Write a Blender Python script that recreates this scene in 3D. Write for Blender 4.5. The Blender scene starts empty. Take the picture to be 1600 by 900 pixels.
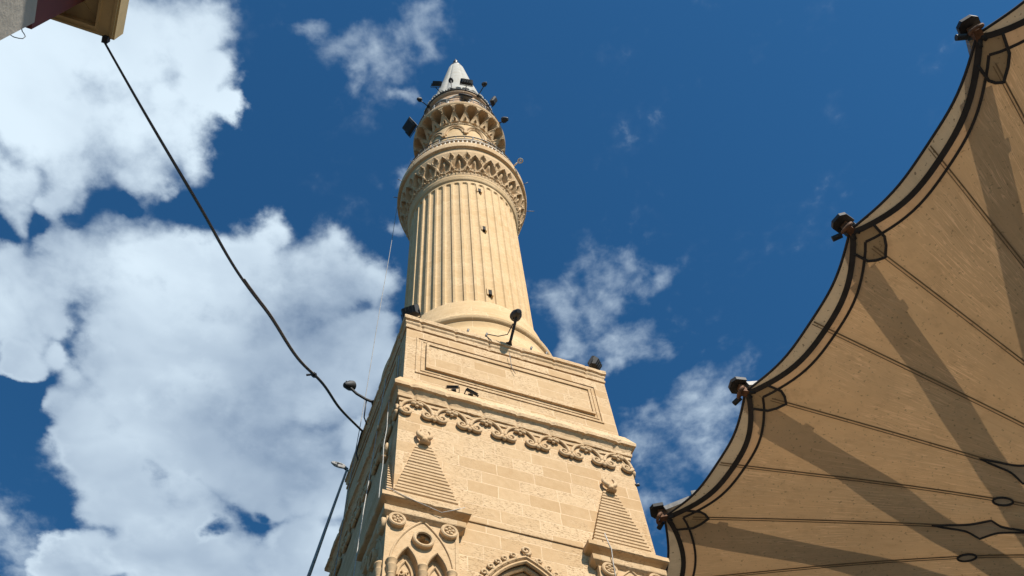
import bpy, math, random
import numpy as np
from mathutils import Vector, Matrix, noise
from mathutils.geometry import tessellate_polygon

S = bpy.context.scene
COL = S.collection
R = math.radians
PI = math.pi
random.seed(7)
EYE = 1.6

# ------------------------------------------------------------------ camera
cd = bpy.data.cameras.new("camera")
cam = bpy.data.objects.new("camera", cd)
COL.objects.link(cam)
cd.sensor_width = 36.0
cd.lens = 36.0 * 1431.4 / 1600.0
cd.clip_start = 0.1
cd.clip_end = 5000
cam.matrix_world = Matrix(((0.99014624, 0.14003722, 0.0, 0.0),
                           (0.12367993, -0.87449051, -0.46900919, 0.0),
                           (-0.06567874, 0.46438768, -0.88319329, EYE),
                           (0, 0, 0, 1)))
S.camera = cam

# building axes: A runs right along the tower front, B runs away from the camera
ROT = R(27.66)
HA = Vector((math.cos(ROT), math.sin(ROT), 0))
HB = Vector((-math.sin(ROT), math.cos(ROT), 0))
TOWER = Vector((-1.4943, 13.9168, 0))

# ------------------------------------------------------------------ sun and sky
SUN_EL = R(44.5)
ALPHA = R(12)
toward = HA * math.sin(ALPHA) - HB * math.cos(ALPHA)
to_sun = Vector((toward.x * math.cos(SUN_EL), toward.y * math.cos(SUN_EL), math.sin(SUN_EL)))
sd = bpy.data.lights.new("sun", 'SUN')
sd.energy = 5.0
sd.angle = R(0.53)
sd.color = (1.0, 0.94, 0.84)
sun = bpy.data.objects.new("sun", sd)
COL.objects.link(sun)
sun.rotation_euler = to_sun.to_track_quat('Z', 'Y').to_euler()

DENSE = [(-0.454, 0.16, 0.1), (-0.385, 0.197, 0.102), (-0.311, 0.18, 0.074), (-0.288, 0.217, 0.051), (-0.493, 0.267, 0.079), (-0.41, 0.272, 0.079), (-0.346, 0.274, 0.057), (-0.304, 0.251, 0.042), (-0.468, 0.316, 0.044), (-0.536, 0.321, 0.045), (-0.4, 0.319, 0.041), (-0.273, 0.165, 0.046), (-0.494, 0.435, 0.068), (-0.406, 0.448, 0.089), (-0.314, 0.481, 0.098), (-0.229, 0.485, 0.078), (-0.178, 0.503, 0.05), (-0.275, 0.418, 0.035), (-0.45, 0.541, 0.111), (-0.35, 0.586, 0.141), (-0.25, 0.613, 0.107), (-0.488, 0.663, 0.115), (-0.394, 0.722, 0.114), (-0.581, 0.616, 0.067), (-0.56, 0.781, 0.089), (-0.542, 0.867, 0.094), (-0.454, 0.908, 0.074), (-0.342, 0.905, 0.09), (-0.206, 0.6, 0.071), (-0.306, 0.748, 0.087), (-0.572, 0.457, 0.037), (-0.595, 0.498, 0.038), (-0.644, 0.872, 0.042), (-0.522, 0.405, 0.028), (-0.605, 0.443, 0.032), (-0.509, 0.349, 0.023), (-0.581, 0.421, 0.048), (-0.61, 0.478, 0.05), (-0.566, 0.485, 0.041), (-0.578, 0.538, 0.034), (-0.476, 0.796, 0.06), (-0.369, 0.793, 0.06), (-0.304, 0.816, 0.07), (-0.506, 0.898, 0.063), (-0.398, 0.944, 0.065), (-0.553, 0.704, 0.066), (-0.593, 0.775, 0.059), (-0.23, 0.718, 0.038), (-0.408, 0.646, 0.109), (-0.498, 0.59, 0.088), (-0.183, 0.566, 0.039), (-0.28, 0.268, 0.028), (-0.55, 0.359, 0.038), (-0.488, 0.352, 0.034), (-0.272, 0.213, 0.031), (-0.207, 0.454, 0.036), (-0.311, 0.438, 0.048), (-0.516, 0.234, 0.07), (-0.464, 0.483, 0.066), (-0.687, 0.888, 0.053), (-0.616, 0.532, 0.034), (-0.554, 0.683, 0.075), (-0.565, 0.768, 0.069), (-0.549, 0.829, 0.081), (-0.489, 0.84, 0.072), (-0.55, 0.621, 0.054), (-0.645, 0.847, 0.052), (-0.568, 0.578, 0.035), (-0.593, 0.882, 0.063), (-0.239, 0.76, 0.034), (-0.536, 0.445, 0.048)]
WISP = [(-0.14, 0.211, 0.034), (-0.109, 0.229, 0.038), (-0.069, 0.2, 0.034), (-0.056, 0.185, 0.027), (-0.17, 0.189, 0.019), (-0.124, 0.251, 0.021), (0.06, 0.568, 0.039), (0.11, 0.549, 0.043), (0.148, 0.528, 0.03), (0.175, 0.55, 0.026), (0.073, 0.608, 0.031), (0.142, 0.629, 0.04), (0.178, 0.65, 0.027), (0.119, 0.655, 0.023), (0.198, 0.782, 0.069), (0.243, 0.758, 0.058), (0.232, 0.822, 0.061), (0.168, 0.844, 0.061), (0.144, 0.806, 0.045), (0.218, 0.722, 0.038), (0.156, 0.912, 0.048), (0.147, 0.741, 0.029), (-0.729, 0.807, 0.051), (-0.721, 0.857, 0.042), (-0.725, 0.762, 0.03), (-0.101, 0.379, 0.017), (-0.123, 0.442, 0.014), (-0.082, 0.275, 0.014)]
HOLES = [(-0.466, 0.854, 0.021), (-0.389, 0.82, 0.015), (-0.636, 0.577, 0.035), (-0.619, 0.63, 0.031), (-0.57, 0.374, 0.023), (-0.527, 0.377, 0.022), (-0.473, 0.372, 0.018), (-0.42, 0.359, 0.015)]

class NT:
    """small helper around a node tree"""
    def __init__(s, tree):
        s.t = tree
        s.n = tree.nodes
    def node(s, kind, **kw):
        n = s.n.new(kind)
        for k, v in kw.items():
            setattr(n, k, v)
        return n
    def link(s, a, b):
        s.t.links.new(a, b)
    def put(s, sock, v):
        if isinstance(v, bpy.types.NodeSocket):
            s.link(v, sock)
        else:
            sock.default_value = v
    def math(s, op, a, b=None, c=None, clamp=False):
        n = s.node('ShaderNodeMath', operation=op, use_clamp=clamp)
        s.put(n.inputs[0], a)
        if b is not None: s.put(n.inputs[1], b)
        if c is not None: s.put(n.inputs[2], c)
        return n.outputs[0]
    def vmath(s, op, a, b=None, out=0):
        n = s.node('ShaderNodeVectorMath', operation=op)
        s.put(n.inputs[0], a)
        if b is not None:
            if op == 'SCALE': s.put(n.inputs['Scale'], b)
            else: s.put(n.inputs[1], b)
        return n.outputs[out]
    def noise(s, vec, scale, detail=4, rough=0.55, dist=0.0, col=False):
        n = s.node('ShaderNodeTexNoise')
        s.put(n.inputs['Vector'], vec)
        n.inputs['Scale'].default_value = scale
        n.inputs['Detail'].default_value = detail
        n.inputs['Roughness'].default_value = rough
        n.inputs['Distortion'].default_value = dist
        return n.outputs['Color'] if col else n.outputs['Fac']
    def ramp(s, v, a, b, lo=0.0, hi=1.0, mode='SMOOTHSTEP'):
        n = s.node('ShaderNodeMapRange', interpolation_type=mode)
        s.put(n.inputs[0], v)
        n.inputs[1].default_value = a
        n.inputs[2].default_value = b
        n.inputs[3].default_value = lo
        n.inputs[4].default_value = hi
        return n.outputs[0]
    def mix(s, f, a, b, blend='MIX'):
        n = s.node('ShaderNodeMix', data_type='RGBA', blend_type=blend)
        s.put(n.inputs[0], f)
        s.put(n.inputs[6], a)
        s.put(n.inputs[7], b)
        return n.outputs[2]
    def comb(s, x, y, z):
        n = s.node('ShaderNodeCombineXYZ')
        s.put(n.inputs[0], x); s.put(n.inputs[1], y); s.put(n.inputs[2], z)
        return n.outputs[0]
    def sep(s, v):
        n = s.node('ShaderNodeSeparateXYZ')
        s.link(v, n.inputs[0])
        return n.outputs

W = bpy.data.worlds.new("World")
S.world = W
W.use_nodes = True
W.node_tree.nodes.clear()
w = NT(W.node_tree)
SKY_STRENGTH = 0.05
sky = w.node('ShaderNodeTexSky', sky_type='NISHITA')
sky.sun_disc = False
sky.sun_elevation = SUN_EL
sky.sun_rotation = math.atan2(to_sun.x, to_sun.y)
sky.air_density = 1.0
sky.dust_density = 0.3
sky.ozone_density = 3.0
hsv = w.node('ShaderNodeHueSaturation')
hsv.inputs['Saturation'].default_value = 1.12
hsv.inputs['Value'].default_value = 0.95
w.link(sky.outputs[0], hsv.inputs['Color'])
tc = w.node('ShaderNodeTexCoord')
sx, sy, sz = w.sep(tc.outputs['Generated'])
zc = w.math('MAXIMUM', sz, 0.08)
px = w.math('DIVIDE', sx, zc)
py = w.math('DIVIDE', sy, zc)
P = w.comb(px, py, 0.0)                       # position on a flat cloud layer overhead
warp = w.vmath('SUBTRACT', w.noise(P, 9.0, 6, 0.54, col=True), (0.5, 0.5, 0.5))
P1 = w.vmath('ADD', P, w.vmath('SCALE', warp, 0.12))
P1 = w.vmath('MULTIPLY', P1, (1, 1, 0))
def blobs(lst, amp, grow=1.5, k=0.2):
    acc = None
    for (x, y, r) in lst:
        d = w.vmath('DISTANCE', P1, (x, y, 0), out=1)
        v = w.ramp(d, 0.0, r * grow, amp, 0.0)
        acc = v if acc is None else w.math('SMOOTH_MAX', acc, v, k)
    return acc
nz = w.noise(P, 9.0, 10, 0.59, 0.25)
nz2 = w.noise(P, 48.0, 6, 0.55, 0.2)
fine = w.math('ADD', w.math('MULTIPLY', w.math('SUBTRACT', nz, 0.5), 1.0), w.math('MULTIPLY', w.math('SUBTRACT', nz2, 0.5), 0.40))
dn = w.math('SUBTRACT', w.math('SMOOTH_MIN', blobs(DENSE, 1.35, 1.5, 0.38), 1.1, 0.3), w.math('MULTIPLY', blobs(HOLES, 1.0), 0.58))
dn = w.math('ADD', dn, w.math('MULTIPLY', fine, w.ramp(dn, 0.0, 0.3, 0.35, 1.0)))
soft = w.noise(P, 5.0, 3, 0.5)                 # some edges crisp, others thinning out
cov_d = w.ramp(w.math('DIVIDE', w.math('SUBTRACT', dn, 0.36), w.ramp(soft, 0.35, 0.65, 0.42, 0.95)), 0.0, 1.0)
wn = w.math('ADD', blobs(WISP, 0.66, 1.7), w.math('MULTIPLY', fine, w.ramp(blobs(WISP, 1.0, 3.0), 0.0, 0.5, 0.55, 1.5)))
cov_w = w.ramp(wn, 0.18, 1.15, 0.0, 0.72)
cov = w.math('MAXIMUM', cov_d, cov_w)
body = w.noise(P, 4.6, 4, 0.5, 0.4)
tone = w.math('ADD', w.math('MULTIPLY', w.math('SUBTRACT', body, 0.5), 1.5), w.math('MULTIPLY', w.math('SUBTRACT', nz, 0.5), 0.25))
thick = w.ramp(dn, 0.40, 1.05)
shade = w.math('MULTIPLY', thick, w.ramp(w.math('ADD', tone, w.ramp(py, 0.22, 0.62, -0.28, 0.24)), -0.35, 0.52))
cloud = w.mix(shade, (0.545, 0.645, 0.725, 1), (0.265, 0.34, 0.435, 1))
skyc = w.vmath('MULTIPLY', hsv.outputs[0], (0.66, 1.42, 1.66))
bg_sky = w.node('ShaderNodeBackground')
w.link(skyc, bg_sky.inputs[0])
bg_sky.inputs[1].default_value = SKY_STRENGTH
bg_cl = w.node('ShaderNodeBackground')
w.link(cloud, bg_cl.inputs[0])
bg_cl.inputs[1].default_value = 1.0
mx = w.node('ShaderNodeMixShader')
w.link(cov, mx.inputs[0]); w.link(bg_sky.outputs[0], mx.inputs[1]); w.link(bg_cl.outputs[0], mx.inputs[2])
wo = w.node('ShaderNodeOutputWorld')
w.link(mx.outputs[0], wo.inputs[0])

S.view_settings.view_transform = 'Standard'
S.view_settings.look = 'None'
S.view_settings.exposure = 0.47
S.view_settings.gamma = 1.0
S.cycles.use_denoising = True
S.cycles.max_bounces = 6
S.cycles.diffuse_bounces = 2

# ------------------------------------------------------------------ mesh helpers
class MB:
    """collects geometry, links it as one mesh object"""
    def __init__(s):
        s.v = []
        s.f = []
        s.uv = None
    def add(s, vs, fs):
        o = len(s.v)
        s.v.extend([tuple(p) for p in vs])
        s.f.extend([tuple(i + o for i in f) for f in fs])
        return s
    def box(s, x0, x1, y0, y1, z0, z1):
        vs = [(x, y, z) for z in (z0, z1) for y in (y0, y1) for x in (x0, x1)]
        return s.add(vs, [(0, 2, 3, 1), (4, 5, 7, 6), (0, 1, 5, 4), (2, 6, 7, 3), (0, 4, 6, 2), (1, 3, 7, 5)])
    def obox(s, c, ax, ay, az):
        """box with half-axis vectors"""
        c, ax, ay, az = Vector(c), Vector(ax), Vector(ay), Vector(az)
        vs = [c + ax * i + ay * j + az * k for k in (-1, 1) for j in (-1, 1) for i in (-1, 1)]
        return s.add(vs, [(0, 2, 3, 1), (4, 5, 7, 6), (0, 1, 5, 4), (2, 6, 7, 3), (0, 4, 6, 2), (1, 3, 7, 5)])
    def beam(s, a, b, wd, ht, up=(0, 0, 1)):
        a, b = Vector(a), Vector(b)
        d = b - a
        L = d.length
        d.normalize()
        side = d.cross(Vector(up)).normalized()
        u = side.cross(d).normalized()
        return s.obox((a + b) / 2, d * L / 2, side * wd / 2, u * ht / 2)
    def tube(s, pts, rad, n=8, closed=False, cap=True):
        pts = [Vector(p) for p in pts]
        m = len(pts)
        if not isinstance(rad, (list, tuple)):
            rad = [rad] * m
        vs = []
        prev = None
        for i, p in enumerate(pts):
            if closed:
                d = pts[(i + 1) % m] - pts[i - 1]
            else:
                d = pts[min(i + 1, m - 1)] - pts[max(i - 1, 0)]
            d.normalize()
            if prev is None:
                a = d.orthogonal().normalized()
            else:
                a = (prev - d * prev.dot(d))
                a = a.normalized() if a.length > 1e-6 else d.orthogonal().normalized()
            prev = a
            b = d.cross(a)
            for k in range(n):
                t = 2 * PI * k / n
                vs.append(p + (a * math.cos(t) + b * math.sin(t)) * rad[i])
        fs = []
        for i in range(m if closed else m - 1):
            j = (i + 1) % m
            for k in range(n):
                k2 = (k + 1) % n
                fs.append((i * n + k, i * n + k2, j * n + k2, j * n + k))
        if cap and not closed:
            fs.append(tuple(reversed(range(n))))
            fs.append(tuple(range((m - 1) * n, m * n)))
        return s.add(vs, fs)
    def lathe(s, prof, n=64, c=(0, 0, 0), cap=True):
        """prof: list of (r, z) from bottom to top"""
        vs = []
        for r, z in prof:
            for k in range(n):
                t = 2 * PI * k / n
                vs.append((c[0] + r * math.cos(t), c[1] + r * math.sin(t), c[2] + z))
        fs = []
        for i in range(len(prof) - 1):
            for k in range(n):
                k2 = (k + 1) % n
                fs.append((i * n + k, i * n + k2, (i + 1) * n + k2, (i + 1) * n + k))
        if cap:
            fs.append(tuple(reversed(range(n))))
            fs.append(tuple(range((len(prof) - 1) * n, len(prof) * n)))
        return s.add(vs, fs)
    def sphere(s, c, r, n=12, sc=(1, 1, 1)):
        vs = []
        m = n // 2
        for i in range(1, m):
            t = PI * i / m
            for k in range(n):
                p = 2 * PI * k / n
                vs.append((c[0] + sc[0] * r * math.sin(t) * math.cos(p), c[1] + sc[1] * r * math.sin(t) * math.sin(p), c[2] + sc[2] * r * math.cos(t)))
        vs.append((c[0], c[1], c[2] + sc[2] * r))
        vs.append((c[0], c[1], c[2] - sc[2] * r))
        fs = []
        for i in range(m - 2):
            for k in range(n):
                k2 = (k + 1) % n
                fs.append((i * n + k, (i + 1) * n + k, (i + 1) * n + k2, i * n + k2))
        T, B = len(vs) - 2, len(vs) - 1
        for k in range(n):
            k2 = (k + 1) % n
            fs.append((T, k, k2))
            fs.append((B, (m - 2) * n + k2, (m - 2) * n + k))
        return s.add(vs, fs)
    def sqring(s, prof, cx=0, cy=0, seg=40, jit=0.0, joint=0, x0=None, x1=None, y0=None, y1=None, seed=0):
        """profile (offset, z) swept round a square (or a rectangle grown by offset), edges slightly worn"""
        if x0 is None:
            x0 = x1 = y0 = y1 = 0.0
        vs = []
        per = seg * 4
        for j, (o, z) in enumerate(prof):
            c = [(x0 - o, y0 - o), (x1 + o, y0 - o), (x1 + o, y1 + o), (x0 - o, y1 + o)]
            for q in range(4):
                a, b = c[q], c[(q + 1) % 4]
                nx, ny = (b[1] - a[1]), -(b[0] - a[0])
                L = math.hypot(nx, ny) or 1
                nx, ny = nx / L, ny / L
                for i in range(seg):
                    t = i / seg
                    x, y = a[0] + (b[0] - a[0]) * t, a[1] + (b[1] - a[1]) * t
                    d = 0
                    dz = 0
                    if jit:
                        nn = noise.noise(Vector((x * 2.3 + seed * 7.1, y * 2.3, z * 5))) + 0.6 * noise.noise(Vector((x * 9 + seed, y * 9, z * 9)))
                        d = jit * nn
                        chip = noise.noise(Vector((x * 4.1 + 31 + seed, y * 4.1, z * 2)))
                        if chip > 0.38:
                            d -= (chip - 0.38) * jit * 6
                        dz = jit * 0.5 * noise.noise(Vector((x * 3 + 9, y * 3 + seed, z)))
                        if joint and i % joint == joint // 2 + (int(seed * 3) % 3):
                            d -= 0.022
                        if i == 0:
                            d = 0
                    vs.append((cx + x + nx * d, cy + y + ny * d, z + dz))
        fs = []
        for j in range(len(prof) - 1):
            for i in range(per):
                i2 = (i + 1) % per
                fs.append((j * per + i, j * per + i2, (j + 1) * per + i2, (j + 1) * per + i))
        fs.append(tuple(reversed(range(per))))
        fs.append(tuple(range((len(prof) - 1) * per, len(prof) * per)))
        return s.add(vs, fs)
    def build(s, name, mat, parent=None, smooth=False, angle=None, uv=None):
        me = bpy.data.meshes.new(name)
        me.from_pydata(s.v, [], s.f)
        me.materials.append(mat)
        if smooth or angle:
            me.polygons.foreach_set('use_smooth', [True] * len(me.polygons))
            if angle:
                try:
                    me.set_sharp_from_angle(angle=R(angle))
                except Exception:
                    pass
        if uv is not None:
            lay = me.uv_layers.new(name="UVMap")
            for lp in me.loops:
                lay.data[lp.index].uv = uv[lp.vertex_index]
        me.update()
        ob = bpy.data.objects.new(name, me)
        COL.objects.link(ob)
        if parent is not None:
            ob.parent = parent
        return ob

def empty(name, loc=(0, 0, 0), rz=0.0):
    o = bpy.data.objects.new(name, None)
    o.empty_display_size = 0.3
    COL.objects.link(o)
    o.location = loc
    o.rotation_euler = (0, 0, rz)
    return o

def tag(o, label=None, cat=None, group=None, kind=None):
    if label: o['label'] = label
    if cat: o['category'] = cat
    if group: o['group'] = group
    if kind: o['kind'] = kind
    return o

def copy_tree(o, parent=None):
    c = o.copy()
    COL.objects.link(c)
    c.parent = parent
    for ch in [k for k in o.children]:
        copy_tree(ch, c)
    return c

# ------------------------------------------------------------------ materials
def new_mat(name):
    m = bpy.data.materials.new(name)
    m.use_nodes = True
    m.node_tree.nodes.clear()
    t = NT(m.node_tree)
    out = t.node('ShaderNodeOutputMaterial')
    return m, t, out

def simple_mat(name, col, rough=0.6, metal=0.0, var=0.25, scale=6.0, bump=0.0, bscale=60.0):
    m, t, out = new_mat(name)
    b = t.node('ShaderNodeBsdfPrincipled')
    tcn = t.node('ShaderNodeTexCoord')
    n = t.noise(tcn.outputs['Object'], scale, 6, 0.6)
    c = t.mix(t.ramp(n, 0.3, 0.7), (col[0] * (1 - var), col[1] * (1 - var), col[2] * (1 - var), 1), (min(1, col[0] * (1 + var)), min(1, col[1] * (1 + var)), min(1, col[2] * (1 + var)), 1))
    t.link(c, b.inputs['Base Color'])
    b.inputs['Roughness'].default_value = rough
    b.inputs['Metallic'].default_value = metal
    if bump:
        bn = t.node('ShaderNodeBump')
        bn.inputs['Strength'].default_value = bump
        bn.inputs['Distance'].default_value = 0.02
        t.link(t.noise(tcn.outputs['Object'], bscale, 4), bn.inputs['Height'])
        t.link(bn.outputs[0], b.inputs['Normal'])
    t.link(b.outputs[0], out.inputs[0])
    return m

def stone_mat(name, base, mode='flat', rows=0.33, brick=0.78, pit=1.0, mortar=1.0, stain=1.0, radius=1.95):
    """weathered limestone ashlar; mode flat: blocks run along x+y, mode round: blocks run round the z axis, mode plain: no joints"""
    m, t, out = new_mat(name)
    b = t.node('ShaderNodeBsdfPrincipled')
    tcn = t.node('ShaderNodeTexCoord')
    O = tcn.outputs['Object']
    x, y, z = t.sep(O)
    if mode == 'round':
        u = t.math('MULTIPLY', t.math('ARCTAN2', y, x), radius)
    else:
        u = t.math('ADD', x, y)
    bx, by, bz = base
    lo = (bx * 0.80, by * 0.74, bz * 0.66, 1)
    hi = (min(1, bx * 1.10), min(1, by * 1.12), min(1, bz * 1.16), 1)
    wob = t.math('MULTIPLY', t.math('SUBTRACT', t.noise(O, 3.0, 3), 0.5), 0.03)
    bt = t.node('ShaderNodeTexBrick')
    t.link(t.comb(t.math('ADD', u, wob), t.math('ADD', z, wob), 0.0), bt.inputs['Vector'])
    bt.inputs['Scale'].default_value = 1.0
    bt.inputs['Brick Width'].default_value = brick
    bt.inputs['Row Height'].default_value = rows
    bt.inputs['Mortar Size'].default_value = 0.011
    bt.inputs['Mortar Smooth'].default_value = 0.3
    bt.inputs['Color1'].default_value = (0, 0, 0, 1)
    bt.inputs['Color2'].default_value = (1, 1, 1, 1)
    bt.inputs['Mortar'].default_value = (0.5, 0.5, 0.5, 1)
    bt.offset = 0.42
    bt.offset_frequency = 2
    bt.squash = 0.8
    bt.squash_frequency = 3
    tone = t.node('ShaderNodeRGBToBW')
    t.link(bt.outputs['Color'], tone.inputs[0])
    blk = tone.outputs[0] if mode != 'plain' else t.noise(O, 1.7, 2)
    n1 = t.noise(O, 1.1, 5, 0.6)
    n2 = t.noise(O, 7.0, 8, 0.65)
    f = t.math('ADD', t.math('MULTIPLY', blk, 0.2 if mode == 'round' else 0.38), t.math('ADD', t.math('MULTIPLY', n1, 0.5), t.math('MULTIPLY', n2, 0.45)))
    col = t.mix(t.ramp(f, 0.32, 0.98), lo, hi)
    # pitted, eroded patches, stronger in some blocks than in others
    pv = t.vmath('MULTIPLY', O, (1.0, 1.0, 2.9))
    pn = t.noise(pv, 16.0, 6, 0.68, 0.3)
    patch = t.ramp(t.math('ADD', t.math('MULTIPLY', n1, 0.9), t.math('MULTIPLY', blk, 0.22)), 0.46, 0.68)
    pits = t.math('MULTIPLY', t.ramp(pn, 0.53, 0.64), patch)
    pits = t.math('MULTIPLY', pits, 0.85 * pit)
    col = t.mix(pits, col, (bx * 0.50, by * 0.40, bz * 0.30, 1))
    # a few darker stains and rusty streaks
    sv = t.vmath('MULTIPLY', O, (2.6, 2.6, 0.5))
    st = t.math('MULTIPLY', t.ramp(t.noise(sv, 1.6, 6, 0.65), 0.58, 0.78), 0.38 * stain)
    col = t.mix(st, col, (bx * 0.62, by * 0.50, bz * 0.38, 1))
    if mode != 'plain':
        jf = t.math('MULTIPLY', bt.outputs['Fac'], t.ramp(t.noise(O, 4.0, 3), 0.35, 0.6, 0.35, 1.0))
        jf = t.math('MULTIPLY', jf, mortar)
        col = t.mix(jf, col, (min(1, bx * 1.2), min(1, by * 1.22), min(1, bz * 1.3), 1))
    t.link(col, b.inputs['Base Color'])
    b.inputs['Roughness'].default_value = 0.92
    b.inputs['Specular IOR Level'].default_value = 0.15
    bn = t.node('ShaderNodeBump')
    bn.inputs['Strength'].default_value = 0.5
    bn.inputs['Distance'].default_value = 0.028
    h = t.math('SUBTRACT', t.math('MULTIPLY', n2, 0.5), t.math('MULTIPLY', pits, 0.9))
    h = t.math('ADD', h, t.math('MULTIPLY', t.noise(O, 34.0, 4, 0.7), 0.22))
    if mode != 'plain':
        h = t.math('SUBTRACT', h, t.math('MULTIPLY', bt.outputs['Fac'], 0.25))
    t.link(h, bn.inputs['Height'])
    t.link(bn.outputs[0], b.inputs['Normal'])
    t.link(b.outputs[0], out.inputs[0])
    return m

SAND = (0.568, 0.400, 0.234)
M = {}
M['wall'] = stone_mat('limestone blocks', SAND, stain=1.35, mortar=1.15)
M['trim'] = stone_mat('limestone mouldings', (0.568, 0.402, 0.237), mode='flat', rows=3.1, brick=0.95, pit=0.8, mortar=0.35)
M['carve'] = stone_mat('carved limestone', (0.572, 0.406, 0.240), mode='plain', pit=0.5, stain=0.8)
M['shaft'] = stone_mat('limestone drums', (0.655, 0.475, 0.275), mode='round', rows=0.46, brick=1.23, pit=0.5, mortar=0.5, stain=0.9)
M['white'] = stone_mat('whitewashed plaster', (0.43, 0.42, 0.385), mode='plain', pit=0.3, stain=1.8)
M['pink'] = stone_mat('pink and cream stone', (0.52, 0.36, 0.24), mode='round', rows=0.3, brick=0.6, pit=0.5, mortar=0.9, radius=1.52)
M['lead'] = simple_mat('dark lead', (0.07, 0.065, 0.06), 0.5, 0.3)
M['black'] = simple_mat('black lamp housing', (0.016, 0.016, 0.017), 0.65, 0.0, 0.3, 20)
M['glass'] = simple_mat('dusty lamp glass', (0.25, 0.27, 0.29), 0.12, 0.0, 0.2, 12)
M['steel'] = simple_mat('grey galvanised steel', (0.16, 0.155, 0.15), 0.6, 0.3, 0.2, 9)
M['greypaint'] = simple_mat('grey paint', (0.13, 0.13, 0.12), 0.7, 0.0, 0.2, 6)
M['rust'] = simple_mat('rusty bracket', (0.16, 0.075, 0.035), 0.8, 0.2, 0.45, 9, 0.3)
M['rail'] = simple_mat('grey painted rail', (0.12, 0.115, 0.11), 0.55, 0.2, 0.3, 9)
M['palepost'] = simple_mat('pale balusters', (0.62, 0.52, 0.40), 0.8, 0.0, 0.2, 9)
M['cable'] = simple_mat('black cable', (0.018, 0.018, 0.02), 0.5, 0.0, 0.3, 20)
M['cablegrey'] = simple_mat('grey cable', (0.27, 0.26, 0.25), 0.7, 0.0, 0.3, 14)
M['rope'] = simple_mat('pale wire', (0.42, 0.40, 0.37), 0.8, 0.0, 0.2, 14)
M['thinwire'] = simple_mat('thin grey wire', (0.12, 0.13, 0.14), 0.7, 0.0, 0.2, 14)
M['hole'] = simple_mat('dark opening', (0.012, 0.010, 0.008), 0.9, 0.0, 0.2, 9)

# ------------------------------------------------------------------ ground
def ground():
    m, t, out = new_mat('stone paving')
    b = t.node('ShaderNodeBsdfPrincipled')
    tcn = t.node('ShaderNodeTexCoord')
    bt = t.node('ShaderNodeTexBrick')
    t.link(tcn.outputs['Object'], bt.inputs['Vector'])
    bt.inputs['Scale'].default_value = 1.0
    bt.inputs['Brick Width'].default_value = 0.8
    bt.inputs['Row Height'].default_value = 0.4
    bt.inputs['Mortar Size'].default_value = 0.008
    bt.inputs['Color1'].default_value = (0.046, 0.041, 0.035, 1)
    bt.inputs['Color2'].default_value = (0.062, 0.055, 0.048, 1)
    bt.inputs['Mortar'].default_value = (0.04, 0.036, 0.03, 1)
    n = t.noise(tcn.outputs['Object'], 0.8, 6)
    t.link(t.mix(t.ramp(n, 0.3, 0.8, 0.0, 0.5), bt.outputs[0], (0.05, 0.044, 0.037, 1)), b.inputs['Base Color'])
    b.inputs['Roughness'].default_value = 0.8
    t.link(b.outputs[0], out.inputs[0])
    mb = MB()
    mb.add([(-1500, -1500, 0), (1500, -1500, 0), (1500, 1500, 0), (-1500, 1500, 0)], [(0, 1, 2, 3)])
    tag(mb.build('ground', m), kind='structure')
ground()

# ------------------------------------------------------------------ the minaret (local x: right along the front, y: away)
Z = lambda v: v + EYE                # heights below were measured from the eye
minaret = empty('minaret', TOWER, ROT)
tag(minaret, 'tall sandstone minaret with square base, fluted round shaft, two carved balconies and white cone', 'minaret')

def face_xf(k):
    """turn a shape drawn on the front face (normal -y) onto the k-th face"""
    a = k * PI / 2
    return Matrix.Rotation(a, 4, 'Z')

def turned(mb, k):
    if k:
        mt = face_xf(k)
        mb.v = [tuple(mt @ Vector(p)) for p in mb.v]
    return mb

def arch_pts(cx, zs, half, rise, n=14, zbot=None):
    """pointed arch outline, from the left foot over the apex to the right foot"""
    Rr = (half * half + rise * rise) / (2 * half)
    a1 = math.asin(min(1, rise / Rr))
    L = []
    for i in range(n + 1):
        a = a1 * i / n
        L.append((cx - half + Rr - Rr * math.cos(a), zs + Rr * math.sin(a)))
    Rt = [(2 * cx - x, z) for x, z in reversed(L[:-1])]
    p = L + Rt
    if zbot is not None:
        p = [(cx - half, zbot)] + p + [(cx + half, zbot)]
    return p

def holed_plate(mb, outer, holes, y, depth, back=True):
    """front face at y with holes, reveals of the given depth behind it and a back in each hole"""
    polys = [[Vector((x, z, 0)) for x, z in outer]] + [[Vector((x, z, 0)) for x, z in h] for h in holes]
    flat = [p for poly in polys for p in poly]
    tris = tessellate_polygon(polys)
    mb.add([(p.x, y, p.y) for p in flat], [tuple(tr) for tr in tris])
    for h in holes:
        n = len(h)
        vs = [(x, y, z) for x, z in h] + [(x, y + depth, z) for x, z in h]
        mb.add(vs, [(i, (i + 1) % n, n + (i + 1) % n, n + i) for i in range(n)])
        if back:
            tr = tessellate_polygon([[Vector((x, z, 0)) for x, z in h]])
            mb.add([(x, y + depth, z) for x, z in h], [tuple(q) for q in tr])
    return mb

WL = 2.545           # half width of the lower walls
HALF = 2.52
AX_ = -0.13          # axis of the ornaments on the front
# lower tower: four faces, each with a tall blind pointed arch
def lower_face(k):
    mb = MB()
    arch = arch_pts(AX_, Z(10.3), 0.93, 1.47, 16, zbot=Z(2.0))
    holed_plate(mb, [(-WL, 0), (WL, 0), (WL, Z(12.44)), (-WL, Z(12.44))], [arch], -WL, 0.22)
    # upper courses stand a little proud, so a thin shadow line runs below them
    return turned(mb, k)
for k in range(4):
    tag(lower_face(k).build('tower_wall', M['wall'], minaret))

mb = MB()
mb.sqring([(WL - 0.1, Z(12.445)), (WL + 0.024, Z(12.45)), (WL + 0.028, Z(12.47)), (WL + 0.028, Z(15.6))], seg=60, jit=0.006, seed=9)
mb.build('upper_courses', M['wall'], minaret)

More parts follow.
